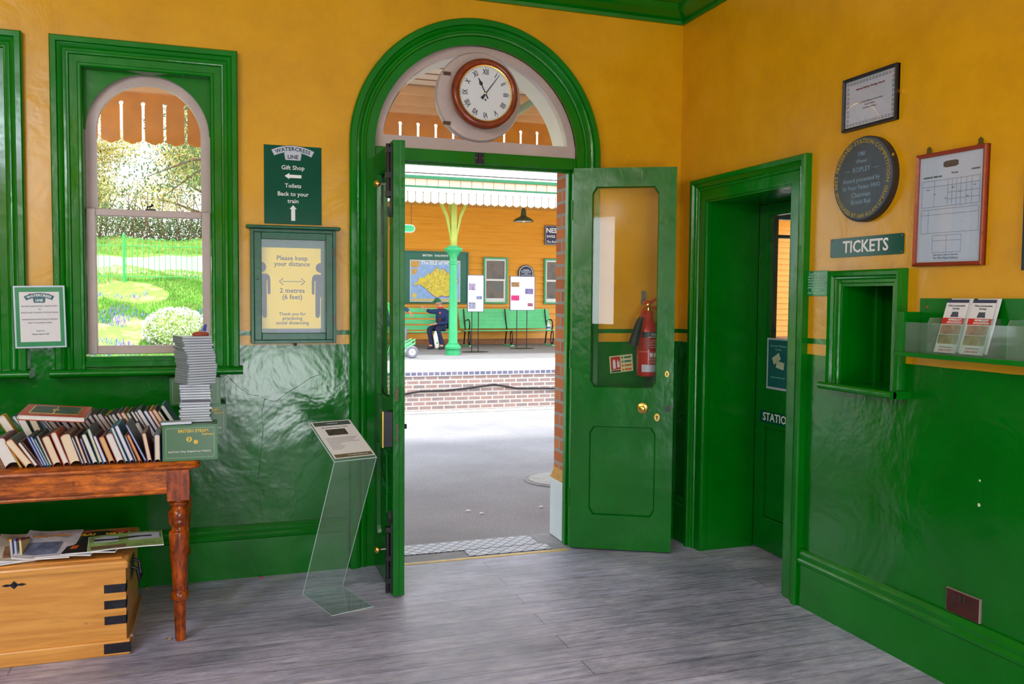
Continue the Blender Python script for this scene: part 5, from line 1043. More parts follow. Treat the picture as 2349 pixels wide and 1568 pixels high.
# notice case
M_RUST = mat('rusty_hinge', srgb(95, 45, 35), .6)
nc = thing('notice_case', 'green wooden wall case with a glazed door between the window and the arch', 'notice case', (-2.259, 0, 1.506), R_BACK)
b = MB(); b.box(-.213, -.296, 0, .213, .290, .012); b.build('back_board', M_DKG, nc, smooth=0)
b = MB(); 
b.frame(-.213, .213, -.296, .286, .017, .012, .055)
b.build('case_sides', M_CASEG, nc, smooth=0, bevel=.002)
b = MB(); b.box(-.234, .286, 0, .234, .303, .080); b.build('top_moulding', M_CASEG, nc, smooth=0, bevel=.006)
b = MB(); 
b.frame(-.1955, .1955, -.2785, .2685, .0355, .050, .066)
dr = b.build('door', M_CASEG, nc, smooth=0, bevel=.003); g = MB(); g.box(-.162, -.242, .056, .162, .237, .058); g.build('glass', M_GLASS, dr, smooth=0)
b = MB(); [b.box(.192, y-.02, .064, .198, y+.02, .069) for y in (-.17,)]; b.build('hinge', M_RUST, nc, smooth=0); b = MB(); b.box(.192, .15, .064, .198, .19, .069); b.build('hinge', M_RUST, nc, smooth=0)
b = MB(); b.lathe([(0, .008), (.02, .008), (.022, .004)], 12, (.005, -.302, .03)); b.build('latch', M_BLACK, nc); b = MB(); b.lathe([(.066, .004), (.068, .003)], 10, (-.178, .03, 0)); b.build('keyhole', M_BTXT, nc)
po = thing('distance_poster', 'yellow poster asking people to keep their distance inside the green notice case', 'poster', (-2.270, -.013, 1.492), R_BACK)
M_YP = mat('poster_yellow', (.95, .70, .01, 1), .35, var=.03); M_PD = mat('poster_ink', srgb(60, 65, 80), .5)
b = MB(); b.box(-.148, -.208, 0, .150, .208, .001); b.build('sheet', M_YP, po, smooth=0)
b = MB(); b.box(-.07, -.25, -.0005, .145, -.205, .0003); b.build('under_sheet', mat('grey_blue_sheet', srgb(105, 120, 150), .5), po, smooth=0)
for s_, y, f_ in (('Please keep', .155, .155), ('your distance', .125, .18), ('2 metres', -.012, .125), ('(6 feet)', -.045, .10), ('Thank you for', -.132, .135), ('practicing', -.155, .10), ('social distancing', -.178, .165)): text(s_, .026 if y > -.1 else .017, M_PD, po, .005, y, .0012, bold=.015, fit=f_)
b = MB(); b.box(-.045, .034, .001, .055, .037, .0016)
for sx in (-1, 1): b.tube([(.005+sx*.045, .052, .0014), (.005+sx*.064, .0355, .0014), (.005+sx*.045, .018, .0014)], .0022, 6)
b.build('double_arrow', M_PD, po, smooth=0)
for sx in (-1, 1):
    b = MB(); cx_ = sx*.150; hd_ = [(p[0], p[1]) for p in arcpts(cx_, .108, .026, PI/2 if sx < 0 else PI/2, (-PI/2 if sx < 0 else PI*1.5), 14)]; b.prism(hd_, .001, .0018)
    q = [(0, .078), (.032, .078), (.043, .066), (.046, .05), (.046, -.02), (.040, -.028), (.033, -.022), (.032, .045), (.028, .045), (.028, -.14), (.020, -.148), (.010, -.145), (.004, -.13), (.004, -.04), (0, -.04)]
    b.prism([(cx_-sx*p[0], p[1]-.005) for p in q], .001, .0018); b.build('figure_symbol', M_PD, po, smooth=0)
# laminated second-hand books notice, taped across the casings
lf = thing('laminated_notice', 'white and green laminated notice about second-hand books fixed between the two windows', 'notice', (-3.422, -.052, 1.345), Matrix.Rotation(-.02, 3, 'Y') @ R_BACK)
b = MB(); b.box(-.108, -.146, 0, .108, .146, .001); b.build('laminate', mat('laminate_edge', srgb(200, 215, 235), .3), lf, smooth=0)
b = MB(); b.box(-.101, -.139, .001, .101, .139, .0015); b.build('green_border', mat('notice_green', srgb(20, 140, 85), .35), lf, smooth=0); b = MB(); b.box(-.084, -.117, .0015, .084, .117, .002); b.build('paper', M_PAPER, lf, smooth=0)
text('MID HANTS RAILWAY', .012, mat('red_print', srgb(215, 50, 55), .5), lf, 0, .106, .0023, bold=.03, fit=.09, name='heading'); logo(lf, 0, .089, .125, .0022, mat('badge_teal', srgb(40, 110, 125), .4), M_NAVY, M_WTXT)
for s_, y, f_ in (("SECOND HAND BOOKS, VIDEO'S, DVD'S", .050, .152), ('Are', .036, .012), ('SOLD IN AID OF ROPLEY STATION FUNDS', .020, .157), ('PLEASE PLACE DONATIONS IN THE BOX', -.012, .15), ('NEXT TO BOOKING OFFICE', -.028, .10), ('Thank You', -.066, .036), ('Ropley Station Staff', -.081, .07)): text(s_, .007, mat('notice_ink', srgb(60, 60, 90), .5), lf, 0, y, .0023, bold=.02, fit=f_)

# ------------------------------------------------------------------ fire extinguisher and its sign
M_RED = mat('extinguisher_red', srgb(190, 22, 12), .22, var=.06)
ex = thing('fire_extinguisher', 'red carbon dioxide fire extinguisher with a black horn hanging behind the open door', 'fire extinguisher', (-.248, -.085, 1.0))
b = MB(); b.lathe([(0, .05), (.006, .060), (.02, .063), (.26, .063), (.29, .058), (.315, .044), (.33, .032), (.375, .028), (.385, .022), (.39, .001)], 32); b.build('cylinder', M_RED, ex)
def cband(z0, z1, a0, a1, m, nm, r_=.0636):
    b = MB(); V = []
    for j in range(17):
        a = a0+(a1-a0)*j/16; V += [(r_*math.sin(a), -r_*math.cos(a), z0), (r_*math.sin(a), -r_*math.cos(a), z1)]
    b.add(V, [(2*j, 2*j+2, 2*j+3, 2*j+1) for j in range(16)]); return b.build(nm, m, ex, fix=False)
cband(.228, .262, -1.05, 1.1, mat('label_black', (.015, .02, .03, 1), .4), 'black_label'); cband(.03, .072, -1.0, .9, mat('label_white', srgb(205, 210, 225), .4), 'service_label'); cband(.145, .147, -1.3, 1.2, M_SILV, 'strap')
def wraptext(s_, size, z, m, fit, a0=0, nm='lettering'):
    t = text(s_, size, m, ex, 0, 0, 0, fit=fit, name=nm, bold=.02)
    for v in t.data.vertices: a = a0+v.co.x/.064; rr = .0642+v.co.z; v.co = (rr*math.sin(a), -rr*math.cos(a), z+v.co.y)
wraptext('CO2', .026, .247, M_WTXT, .036, .1); wraptext('FIRE EXTINGUISHER', .008, .232, M_WTXT, .06, .1)
for z, f_ in ((.212, .05), (.200, .06), (.186, .06), (.172, .05), (.112, .06), (.102, .065), (.092, .055), (.082, .06)): wraptext('FOR USE ON LIQUID FIRES', .006, z, M_WTXT, f_, .15)
b = MB(); [b.box(-.02+.026*k, -.0665, .118, .0+.026*k, -.0655, .14) for k in (0, 1)]; b.build('pictogram', M_WTXT, ex, smooth=0)
cband(.160, .222, -.75, -.28, mat('label_maroon', srgb(150, 20, 40), .4), 'side_panel', .0639)
b = MB(); b.lathe([(.385, .02), (.40, .022), (.425, .018), (.43, .012)], 16); b.build('valve', M_BRASS, ex)
b = MB(); b.prism([(-.03, .42), (.02, .425), (.085, .465), (.088, .475), (.02, .445), (-.03, .44)], -.011, .011, 'y'); b.prism([(-.01, .415), (.05, .41), (.09, .385), (.09, .377), (.04, .395), (-.01, .40)], -.011, .011, 'y'); b.build('lever', M_RED, ex, smooth=0, bevel=.002)
b = MB(); b.tube([(0, -.01, .41), (-.03, -.03, .405), (-.055, -.04, .38), (-.068, -.045, .345)], .008, 10); b.build('hose', M_RED, ex)
b = MB(); b.tube([(-.066, -.045, .35), (-.075, -.045, .325)], .013, 12); b.tube([(-.073, -.045, .335), (-.085, -.046, .30), (-.118, -.05, .195), (-.122, -.05, .185)], [.016, .022, .029, .029], 16); b.build('horn', M_BLACK, ex)
b = MB(); b.box(-.002, .075, .42, .022, .085, .50); b.tube([(.01, .08, .44), (.005, .03, .43), (0, .0, .42)], .005, 6); b.build('wall_bracket', mat('grey_bracket', srgb(95, 110, 125), .4), ex, smooth=0)
fs = thing('fire_point_sign', 'small cream and red fire extinguisher instruction sign on the green wall', 'sign', (-.375, 0, 1.070), Matrix.Rotation(-.09, 3, 'Y') @ R_BACK)
b = MB(); b.box(-.075, -.05, 0, .075, .05, .002); b.build('plate', mat('luminous_cream', srgb(225, 225, 170), .4), fs, smooth=0)
b = MB(); b.box(-.068, -.032, .002, -.006, .044, .0026); b.build('red_panel', mat('sign_red', srgb(200, 40, 25), .4), fs, smooth=0)
b = MB(); b.prism([(-.055, -.025), (-.038, -.025), (-.038, .015), (-.042, .028), (-.051, .028), (-.055, .015)], .0026, .003); b.prism([(-.028, -.02), (-.012, -.02), (-.012, .02), (-.018, .005), (-.022, .03), (-.028, .01)], .0026, .003); b.build('symbol', M_WTXT, fs, smooth=0)
b = MB(); b.box(-.068, -.046, .002, -.006, -.036, .0026); b.build('caption', M_BTXT, fs, smooth=0)
for k in range(4): b = MB(); b.lathe([(.002, .007), (.0026, .007)], 10, (.008, .035-.024*k, 0)); b.box(.02, .029-.024*k, .002, .066, .041-.024*k, .0024); b.build('instruction', mat('instr_%d' % (k//2), srgb(*((60, 130, 90) if k < 2 else (205, 110, 45))), .5, var=.4, vs=90), fs, smooth=0)

# ------------------------------------------------------------------ east wall
# framed certificate
ce = thing('framed_certificate', 'black-framed award certificate high on the yellow wall above the round plaque', 'certificate', (0, -1.592, 2.302), R_RIGHT)
b = MB(); b.box(-.160, -.113, 0, .160, .113, .008); b.build('back_board', M_BLACK, ce, smooth=0)
b = MB(); b.sweep([(0, 0), (0, .020), (-.004, .022), (-.013, .016), (-.013, 0)], [(-.160, -.113), (-.160, .113), (.160, .113), (.160, -.113)], lambda a, c_, v: (a, c_, v), True); b.build('frame', M_BLACK, ce, smooth=0)
b = MB(); b.box(-.147, -.100, .008, .147, .100, .009); b.build('paper', mat('certificate_paper', srgb(195, 200, 220), .4, var=.03), ce, smooth=0)
b = MB(); 
for k in range(15):
    x = -.133+.019*k
    for y in (-.087, .087): b.sweep([(0, 0), (0, .0006), (-.0016, .0006), (-.0016, 0)], [(x-.005, y-.005), (x-.005, y+.005), (x+.005, y+.005), (x+.005, y-.005)], lambda a, c_, v: (a, c_, .0092+v), True)
for k in range(8):
    y = -.068+.0195*k
    for x in (-.133, .133): b.sweep([(0, 0), (0, .0006), (-.0016, .0006), (-.0016, 0)], [(x-.005, y-.005), (x-.005, y+.005), (x+.005, y+.005), (x+.005, y-.005)], lambda a, c_, v: (a, c_, .0092+v), True)
b.build('key_border', mat('dark_border_ink', srgb(70, 75, 95), .5), ce, smooth=0)
text('National Railway Heritage Awards', .013, mat('maroon_ink', srgb(130, 40, 60), .5), ce, 0, .058, .0095, bold=.02, fit=.17, name='heading'); text('Outstanding Volunteer Restoration\nRopley Station\nMid Hants Railway', .011, mat('grey_ink', srgb(90, 95, 115), .5), ce, 0, -.015, .0095, fit=.15, line=1.3, name='body_text')
b = MB(); b.box(.16, -.008, 0, .172, .004, .01); b.build('hanging_tab', M_BRASS, ce, smooth=0)
g = MB(); g.box(-.15, -.103, .014, .15, .103, .0145); g.build('glass', M_GLASS, ce, smooth=0)
# round slate plaque
pk = thing('round_plaque', 'large round slate plaque lettered 1981 Winner ROPLEY on the yellow wall', 'plaque', (0, -1.597, 1.970), R_RIGHT)
M_SLATE = mat('slate', srgb(72, 84, 96), .45, var=.15, vs=12, bump=.3, bs=60); M_EDGEB = mat('plaque_edge', srgb(45, 38, 36), .5)
b = MB(); b.lathe([(0, .180), (.026, .180), (.028, .176)], 56, (-.012, -.002, 0)); b.build('backing', M_EDGEB, pk, smooth=30)
b = MB(); b.lathe([(.020, .174), (.034, .174), (.036, .170), (.036, .001)], 56, (-.012, 0, 0)); b.build('slate_disc', M_SLATE, pk, smooth=30)
M_GILT = mat('gilt_letter', srgb(175, 150, 60), .5, var=.15, vs=60); M_BLUEL = mat('pale_blue_letter', srgb(130, 160, 185), .5)
def ring(s_, a0, span, top, r_):
    k = text(s_, .026, M_GILT, pk, -.012, 0, .0365, arc=((r_ if top else -r_), a0), bold=.015, fit=span*r_, name='rim_lettering')
ring('BEST PRESERVED STATION COMPETITION', PI/2, 3.55, True, .148); ring('SPONSORED BY IAN ALLAN LIMITED', -PI/2, 2.55, False, .166)
for s_, y, f_, z_ in (('1981', .104, .04, .022), ('Winner', .074, .07, .024), ('ROPLEY', .038, .105, .03), ('Award presented by', -.004, .22, .027), ('Sir Peter Parker MVO', -.036, .225, .025), ('Chairman', -.068, .11, .024), ('British Rail', -.098, .115, .024)): text(s_, z_, M_BLUEL, pk, -.012, y, .0365, fit=f_)
b = MB(); b.box(-.115, .037, .036, -.082, .039, .0368); b.box(.058, .037, .036, .091, .039, .0368); b.build('dashes', M_BLUEL, pk, smooth=0)
b = MB(); b.ball((.155, .075, .026), .009, 10, (1, 1, .4)); b.build('screw', M_BRASS, pk)
# TICKETS sign
ts = thing('tickets_sign', 'green enamel sign reading TICKETS above the ticket hatch', 'sign', (0, -1.583, 1.685), R_RIGHT)
def rrect(hx, hy, r_, n=4):
    P = []
    for cx_, cy_, a0 in ((hx-r_, hy-r_, 0), (-hx+r_, hy-r_, PI/2), (-hx+r_, -hy+r_, PI), (hx-r_, -hy+r_, 1.5*PI)): P += arcpts(cx_, cy_, r_, a0, a0+PI/2, n)
    return P
b = MB(); b.prism(rrect(.220, .042, .008), .001, .005); b.build('plate', M_DKG, ts, smooth=0); text('TICKETS', .064, M_WTXT, ts, 0, -.001, .0053, bold=.018, fit=.275)
for x, y in ((-.212, -.034), (-.212, .034), (.212, .034), (.212, -.034)): b = MB(); b.lathe([(.005, .004), (.007, .003)], 8, (x, y, 0)); b.build('screw', mat('rusty_screw', srgb(150, 80, 30), .5), ts)
# clipboard timetable in a red frame
cb = thing('timetable_frame', 'white printed timetable in a red-brown frame with brass hanging eyes', 'notice', (0, -2.034, 1.803), Matrix.Rotation(.012, 3, 'X') @ R_RIGHT)
MRF = wood_mat('red_frame', (.20, .02, .006, 1), (.34, .045, .012, 1), .3)
b = MB(); b.box(-.165, -.217, 0, .165, .217, .010); b.build('back_board', MRF, cb, smooth=0); b = MB(); b.sweep([(0, 0), (0, .020), (-.004, .024), (-.015, .018), (-.015, 0)], [(-.165, -.217), (-.165, .217), (.165, .217), (.165, -.217)], lambda a, c_, v: (a, c_, v), True); b.build('frame', MRF, cb, smooth=0)
b = MB(); b.box(-.150, -.202, .010, .150, .202, .011); b.build('paper', mat('timetable_paper', srgb(190, 205, 230), .3, var=.02), cb, smooth=0)
for x in (-.115, .125): b = MB(); b.prism([(x-.018, .217), (x-.009, .226), (x-.010, .238), (x, .246), (x+.010, .238), (x+.009, .226), (x+.018, .217)], .004, .007); b.lathe([(.007, .004), (.0075, .004)], 10, (x, .235, 0)); b.build('hanging_eye', mat('aged_brass', srgb(110, 95, 40), .4, metal=.6), cb, smooth=0)
b = MB(); b.box(-.035, .158, .011, .035, .176, .0118); b.prism(rrect(.028, .012, .004), .0112, .0122); b.v = [(x, y+(.167 if abs(y) < .02 else 0), z) for x, y, z in b.v]; b.build('printed_badge', M_BTXT, cb, smooth=0)
b = MB(); L_ = []
def hl(x0, x1, y): b.box(x0, y-.0008, .011, x1, y+.0008, .0114)
def vl(x, y0, y1): b.box(x-.0006, y0, .011, x+.0006, y1, .0114)
for y in (.110, .088, .010): hl(-.135, .135, y)
for x in (-.135, -.075, -.01, .01, .03, .05, .075, .10, .135): vl(x, .010, .110)
hl(-.01, .135, .06); hl(-.01, .135, .035)
for y in (.0, -.02, -.09): hl(-.135, .135, y)
for x in (-.135, .135, -.1): vl(x, -.09, 0)
for y in (-.10, -.12, -.165): hl(-.075, .06, y)
for x in (-.075, -.008, .06): vl(x, -.165, -.10)
b.build('table_rules', mat('rule_ink', srgb(110, 120, 145), .5), cb, smooth=0)
text('PASSENGER TIMES 2021', .011, M_BTXT, cb, -.085, .124, .0115, bold=.02, fit=.09, name='heading'); text('Ropley', .009, M_BTXT, cb, .02, .132, .0115, fit=.03, name='heading'); text('21/05/2021', .009, M_BTXT, cb, .115, .135, .0115, bold=.02, fit=.04, name='heading')
for k in range(7): text(['Depart', '10.45', '11.50', '12.20', '13.35', '14.40', '15.25'][k], .006, mat('rule_ink', srgb(110, 120, 145), .5), cb, -.105+.033*k+(.02 if k > 1 else 0), .077-.019*(k % 3), .0115, name='times')
for y_, s_ in ((-.178, 'Trains may be subject to alteration'), (-.190, 'The Mid Hants Railway')): text(s_, .008, mat('rule_ink', srgb(110, 120, 145), .5), cb, -.01, y_+.004, .0115, fit=.12, name='footnote')
g = MB(); g.box(-.152, -.204, .015, .152, .204, .0155); g.build('glass', M_GLASS, cb, smooth=0)
# edge of another frame at the right-hand limit
rf = thing('dark_frame', 'dark picture frame just entering the view at the right edge of the yellow wall', 'frame', (0, -2.49, 1.73), R_RIGHT)
b = MB(); b.sweep([(0, 0), (0, .02), (-.015, .02), (-.015, 0)], [(-.13, -.17), (-.13, .17), (.13, .17), (.13, -.17)], lambda a, c_, v: (a, c_, v), True); b.build('frame', mat('dark_teal_frame', (.01, .03, .04, 1), .4), rf, smooth=0); b = MB(); b.box(-.12, -.16, 0, .12, .16, .006); b.build('print', mat('dark_print', (.05, .07, .08, 1), .5), rf, smooth=0)
# small enamel notice beside the hatch
sm = thing('small_enamel_notice', 'small green enamel notice with fine white lines of print left of the ticket hatch', 'notice', (0, -1.272, 1.530), R_RIGHT)
b = MB(); b.box(-.078, -.058, 0, .078, .058, .006); b.build('plate', mat('pale_green_enamel', srgb(30, 140, 80), .25, var=.2, vs=9), sm, smooth=0, bevel=.002)
for k in range(8): text(['Lost Property', 'Articles lost on the line', 'may be claimed at the', 'booking office during', 'opening hours or by', 'writing to the office', 'By Order', 'of the railway company'][k], .011, mat('mint_letter', srgb(190, 225, 200), .5), sm, 0, .044-.0125*k, .0062, fit=[.1, .13, .12, .11, .11, .12, .06, .12][k])
for x in (-.07, .07): b = MB(); b.lathe([(.006, .003), (.0075, .002)], 8, (x, 0, 0)); b.build('screw', M_BTXT, sm)
# ticket hatch
PH = [(0, -.02), (0, .012), (.012, .014), (.016, .020), (.028, .022), (.034, .028), (.04, .028), (.046, .040), (.060, .044), (.068, .040), (.070, .030), (.070, 0)]
b = MB(); b.sweep(PH, [(1.462, 1.08), (1.462, 1.514), (1.760, 1.514), (1.760, 1.08)], lambda a, c_, v: (-v, -a, c_)); 
th2 = b.build('trim_hatch_casing', M_GG, smooth=30); struct(th2)
b = MB(); b.box(-.002, -1.432, 1.08, .35, -1.458, 1.55); b.box(-.002, -1.78, 1.08, .35, -1.762, 1.55); b.box(-.002, -1.77, 1.525, .35, -1.44, 1.55); b.box(-.002, -1.77, 1.06, .40, -1.44, 1.085); b.box(.17, -1.450, 1.085, .20, -1.470, 1.525)
struct(b.build('trim_hatch_lining', M_GG, smooth=0))
b = MB(); b.box(.30, -1.53, 1.085, .325, -1.44, 1.525); b.tube([(.30, -1.54, 1.09), (.30, -1.54, 1.52)], .012, 8); struct(b.build('window_8', M_GG, smooth=30))
b = MB(); b.tube([(-.085, -1.415, 1.076), (-.085, -1.86, 1.076)], .016, 12); b.box(-.085, -1.86, 1.060, 0, -1.415, 1.090); struct(b.build('trim_hatch_sill', M_GG, smooth=40))
bo = thing('blue_card_holder', 'dark blue card holder on the counter inside the ticket hatch', 'holder', (.30, -1.70, 1.086)); b = MB(); b.prism([(0, 0), (.10, 0), (.10, .10), (.02, .012)], -.10, .03, 'y'); b.build('wedge', mat('dark_blue_plastic', srgb(35, 60, 105), .3), bo, smooth=0)
# leaflet rack
rk = thing('leaflet_rack', 'green wooden leaflet rack with a clear front on the east wall', 'rack', (0, -1.895, 1.245), R_RIGHT)
b = MB(); b.box(.012, 0, 0, .78, .218, .012); b.build('back_panel', M_GG, rk, smooth=0)
b = MB(); b.box(0, -.006, 0, .78, .012, .128); b.build('shelf', M_GG, rk, smooth=0, bevel=.003)
b = MB(); b.box(.004, .012, .0, .018, .165, .100); b.build('end_panel', M_GG, rk, smooth=0)
b = MB(); b.box(.018, .012, .105, .045, .165, .118); b.box(.004, .012, .1, .018, .165, .118); b.build('corner_stile', M_GG, rk, smooth=0)
g = MB(); g.box(.04, .012, .110, .78, .126, .113); g.build('clear_front', glass_mat('hazy_acrylic', (.9, .95, .93, 1), 1.45, .05, dust=.14), rk, smooth=0)
for x in (.155, .268, .385, .50, .66): b = MB(); b.tube([(x, .012, .109), (x, .128, .109), (x, .142, .10), (x, .145, .03), (x, .145, .014)], .0016, 6); b.prism([(.012, .012), (.145, .012), (.145, .10), (.128, .109), (.012, .109)], x-.0008, x+.0008, 'x'); b.build('divider', M_ACRYL, rk, smooth=0)
b = MB(); b.lathe([(.012, .006), (.0135, .006)], 10, (.05, .185, 0)); b.build('screw', mat('rusty_screw', srgb(150, 80, 30), .5), rk)
for i, x in enumerate((.212, .330)):
    t = thing('leaflet', 'membership application leaflet in the green rack, %s of the pair' % ('left' if i == 0 else 'right'), 'leaflet', (-.085, -1.895-x, 1.262), R_RIGHT @ Matrix.Rotation(-.30, 3, 'X'), group='leaflets in the rack')
    for k_, (o_, nm) in enumerate(((-.006, 'leaflet_behind'), (0, 'sheet'))):
        b = MB(); dx = .012 if k_ == 0 else 0; b.box(-.050+dx, .006*(1-k_), o_*1.0, .050+dx, .205+.006*(1-k_), o_+.0015); b.build(nm, M_PAPER, t, smooth=0)
    b = MB(); b.box(-.05, .193, .0016, .05, .205, .0022); b.build('top_band', mat('slate_blue', srgb(55, 60, 85), .5), t, smooth=0)
    b = MB(); b.box(-.05, .110, .0016, .05, .134, .0022); b.build('red_band', mat('leaflet_red', srgb(215, 35, 25), .4), t, smooth=0)
    text('Urie Locomotive\nSociety', .013, M_NAVY, t, 0, .176, .0024, fit=.075, name='heading'); text('MEMBERSHIP\nAPPLICATION', .010, M_WTXT, t, .008, .122, .0026, bold=.02, fit=.066, name='band_lettering')
    b = MB(); b.prism([(-.017, .138), (.019, .138), (.014, .158), (-.012, .158)], .0016, .0022); b.build('engine_emblem', mat('emblem_grey', srgb(70, 75, 90), .5, var=.5, vs=90), t, smooth=0)
    b = MB(); b.box(-.046, .072, .0016, .046, .107, .0022); b.build('picture', mat('pic_loco_a', srgb(165, 115, 75), .5, var=.6, vs=30), t, smooth=0); b = MB(); b.box(-.046, .034, .0016, .046, .070, .0022); b.build('picture', mat('pic_loco_b', srgb(140, 130, 60), .5, var=.7, vs=24), t, smooth=0)
    text('Preserving locomotives', .008, M_NAVY, t, 0, .022, .0024, fit=.06); text('JOIN NOW', .010, mat('red_print', srgb(215, 50, 55), .5), t, 0, .010, .0024, fit=.06)
# double socket
so = thing('wall_socket', 'dark brown double electric socket just above the skirting of the east wall', 'socket', (0, -2.156, .323), R_RIGHT)
b = MB(); b.box(-.076, -.044, 0, .076, .044, .010); b.build('plate', mat('brown_bakelite', srgb(72, 30, 24), .25, var=.2, vs=12), so, smooth=0, bevel=.003)
for sx in (-1, 1):
    b = MB(); b.box(sx*.042-.004, .012, .0095, sx*.042+.004, .027, .0103); b.box(sx*.042-.014, -.014, .0095, sx*.042-.005, -.008, .0103); b.box(sx*.042+.005, -.014, .0095, sx*.042+.014, -.008, .0103); b.build('socket_holes', M_BTXT, so, smooth=0)
    b = MB(); b.box(sx*.009-.006, .008, .0098, sx*.009+.006, .034, .0135); b.build('switch', mat('switch_brown', srgb(60, 50, 42), .3), so, smooth=0)
b = MB(); b.sweep([(.001, 0), (.001, .008), (-.001, .0105), (-.001, 0)], [(-.076, -.044), (-.076, .044), (.076, .044), (.076, -.044)], lambda a, c_, v: (a, c_, v), True); b.build('worn_rim', mat('pale_rim', srgb(150, 130, 130), .5), so, smooth=0)
# two paint chips with exposed plaster
for i, (y, z, r_, lab) in enumerate([(-2.205, .80, .0045, 'upper'), (-2.205, .71, .007, 'lower')]):
    b = MB(); b.lathe([(0, r_), (.001, r_*.8)], 8); o = b.build('filled_screw_hole', mat('pale_filler', srgb(215, 220, 200), .7), smooth=0); o.location = (0, y, z); o.rotation_euler = R_RIGHT.to_euler(); tag(o, '%s of the two small white filled holes on the green east wall' % lab, 'filled hole', 'filled holes')
# long plaster crack in the green wall
b = MB()
for pts in ([(-2.421, 0.938), (-2.403, 0.92), (-2.353, 0.905), (-2.312, 0.935), (-2.23, 0.988), (-2.174, 1.023), (-2.118, 1.045)], [(-2.403, 0.92), (-2.421, 0.852), (-2.413, 0.761), (-2.427, 0.637), (-2.441, 0.501), (-2.425, 0.294)], [(-2.59, 1.048), (-2.538, 0.991), (-2.485, 0.945), (-2.421, 0.938)]):
    Q = []
    for (x0, z0), (x1, z1) in zip(pts, pts[1:]):
        for k in range(5): Q.append((x0+(x1-x0)*k/5+random.uniform(-.002, .002), 0, z0+(z1-z0)*k/5+random.uniform(-.002, .002)))
    b.tube(Q, [random.uniform(.0006, .0016) for _ in Q], 5)
struct(b.build('trim_plaster_crack', mat('crack_dark', (.0, .03, .01, 1), .8)))
# ------------------------------------------------------------------ the two seated men
def skin(name, pts, edges, m, parent, sub=2, root=0):
    """pts: list of (x, y, z, r) ; grows one smooth surface along the edges"""
    me = bpy.data.meshes.new(name); me.from_pydata([p[:3] for p in pts], edges, []); me.update()
    o = bpy.data.objects.new(name, me); COL.objects.link(o); o.parent = parent
    sk = o.modifiers.new('skin', 'SKIN'); sk.use_smooth_shade = True
    for i, p in enumerate(pts): me.skin_vertices[0].data[i].radius = (p[3], p[3] if len(p) < 5 else p[4]); me.skin_vertices[0].data[i].use_root = (i == root)
    sb = o.modifiers.new('sub', 'SUBSURF'); sb.levels = sub; sb.render_levels = sub
    me.materials.append(m); return o
def V3(a): return Vector(a)
def add_hand(P, E, wi, d, n, side, curl=.3, s=1.0):
    """palm and five fingers; d = direction of the hand, n = back-of-hand normal, side = +1/-1 side of the thumb"""
    w_ = V3(P[wi][:3]); d = V3(d).normalized(); n = (V3(n)-d*V3(n).dot(d)).normalized(); t = d.cross(n)*side
    pm = w_+d*.045*s; P.append((*pm, .030*s, .016*s)); pi = len(P)-1; E.append((wi, pi))
    kn = w_+d*.085*s; P.append((*kn, .030*s, .013*s)); ki = len(P)-1; E.append((pi, ki))
    for k, L in enumerate((.070, .080, .074, .058)):
        off = t*(.028-.019*k)*s; a = kn+off+d*.014*s; c = a+d*L*.5*s-n*curl*.015*s; e = c+d*L*.4*s-n*curl*.04*s
        for q, r in ((a, .0095), (c, .0088), (e, .0075)): P.append((*q, r*s))
        m = len(P)-1; E += [(ki, m-2), (m-2, m-1), (m-1, m)]
    a = w_+d*.035*s+t*.032*s; c = a+(d*.7+t*.7).normalized()*.035*s; e = c+(d*.9+t*.3).normalized()*.028*s
    for q, r in ((a, .012), (c, .0105), (e, .0085)): P.append((*q, r*s))
    m = len(P)-1; E += [(pi, m-2), (m-2, m-1), (m-1, m)]
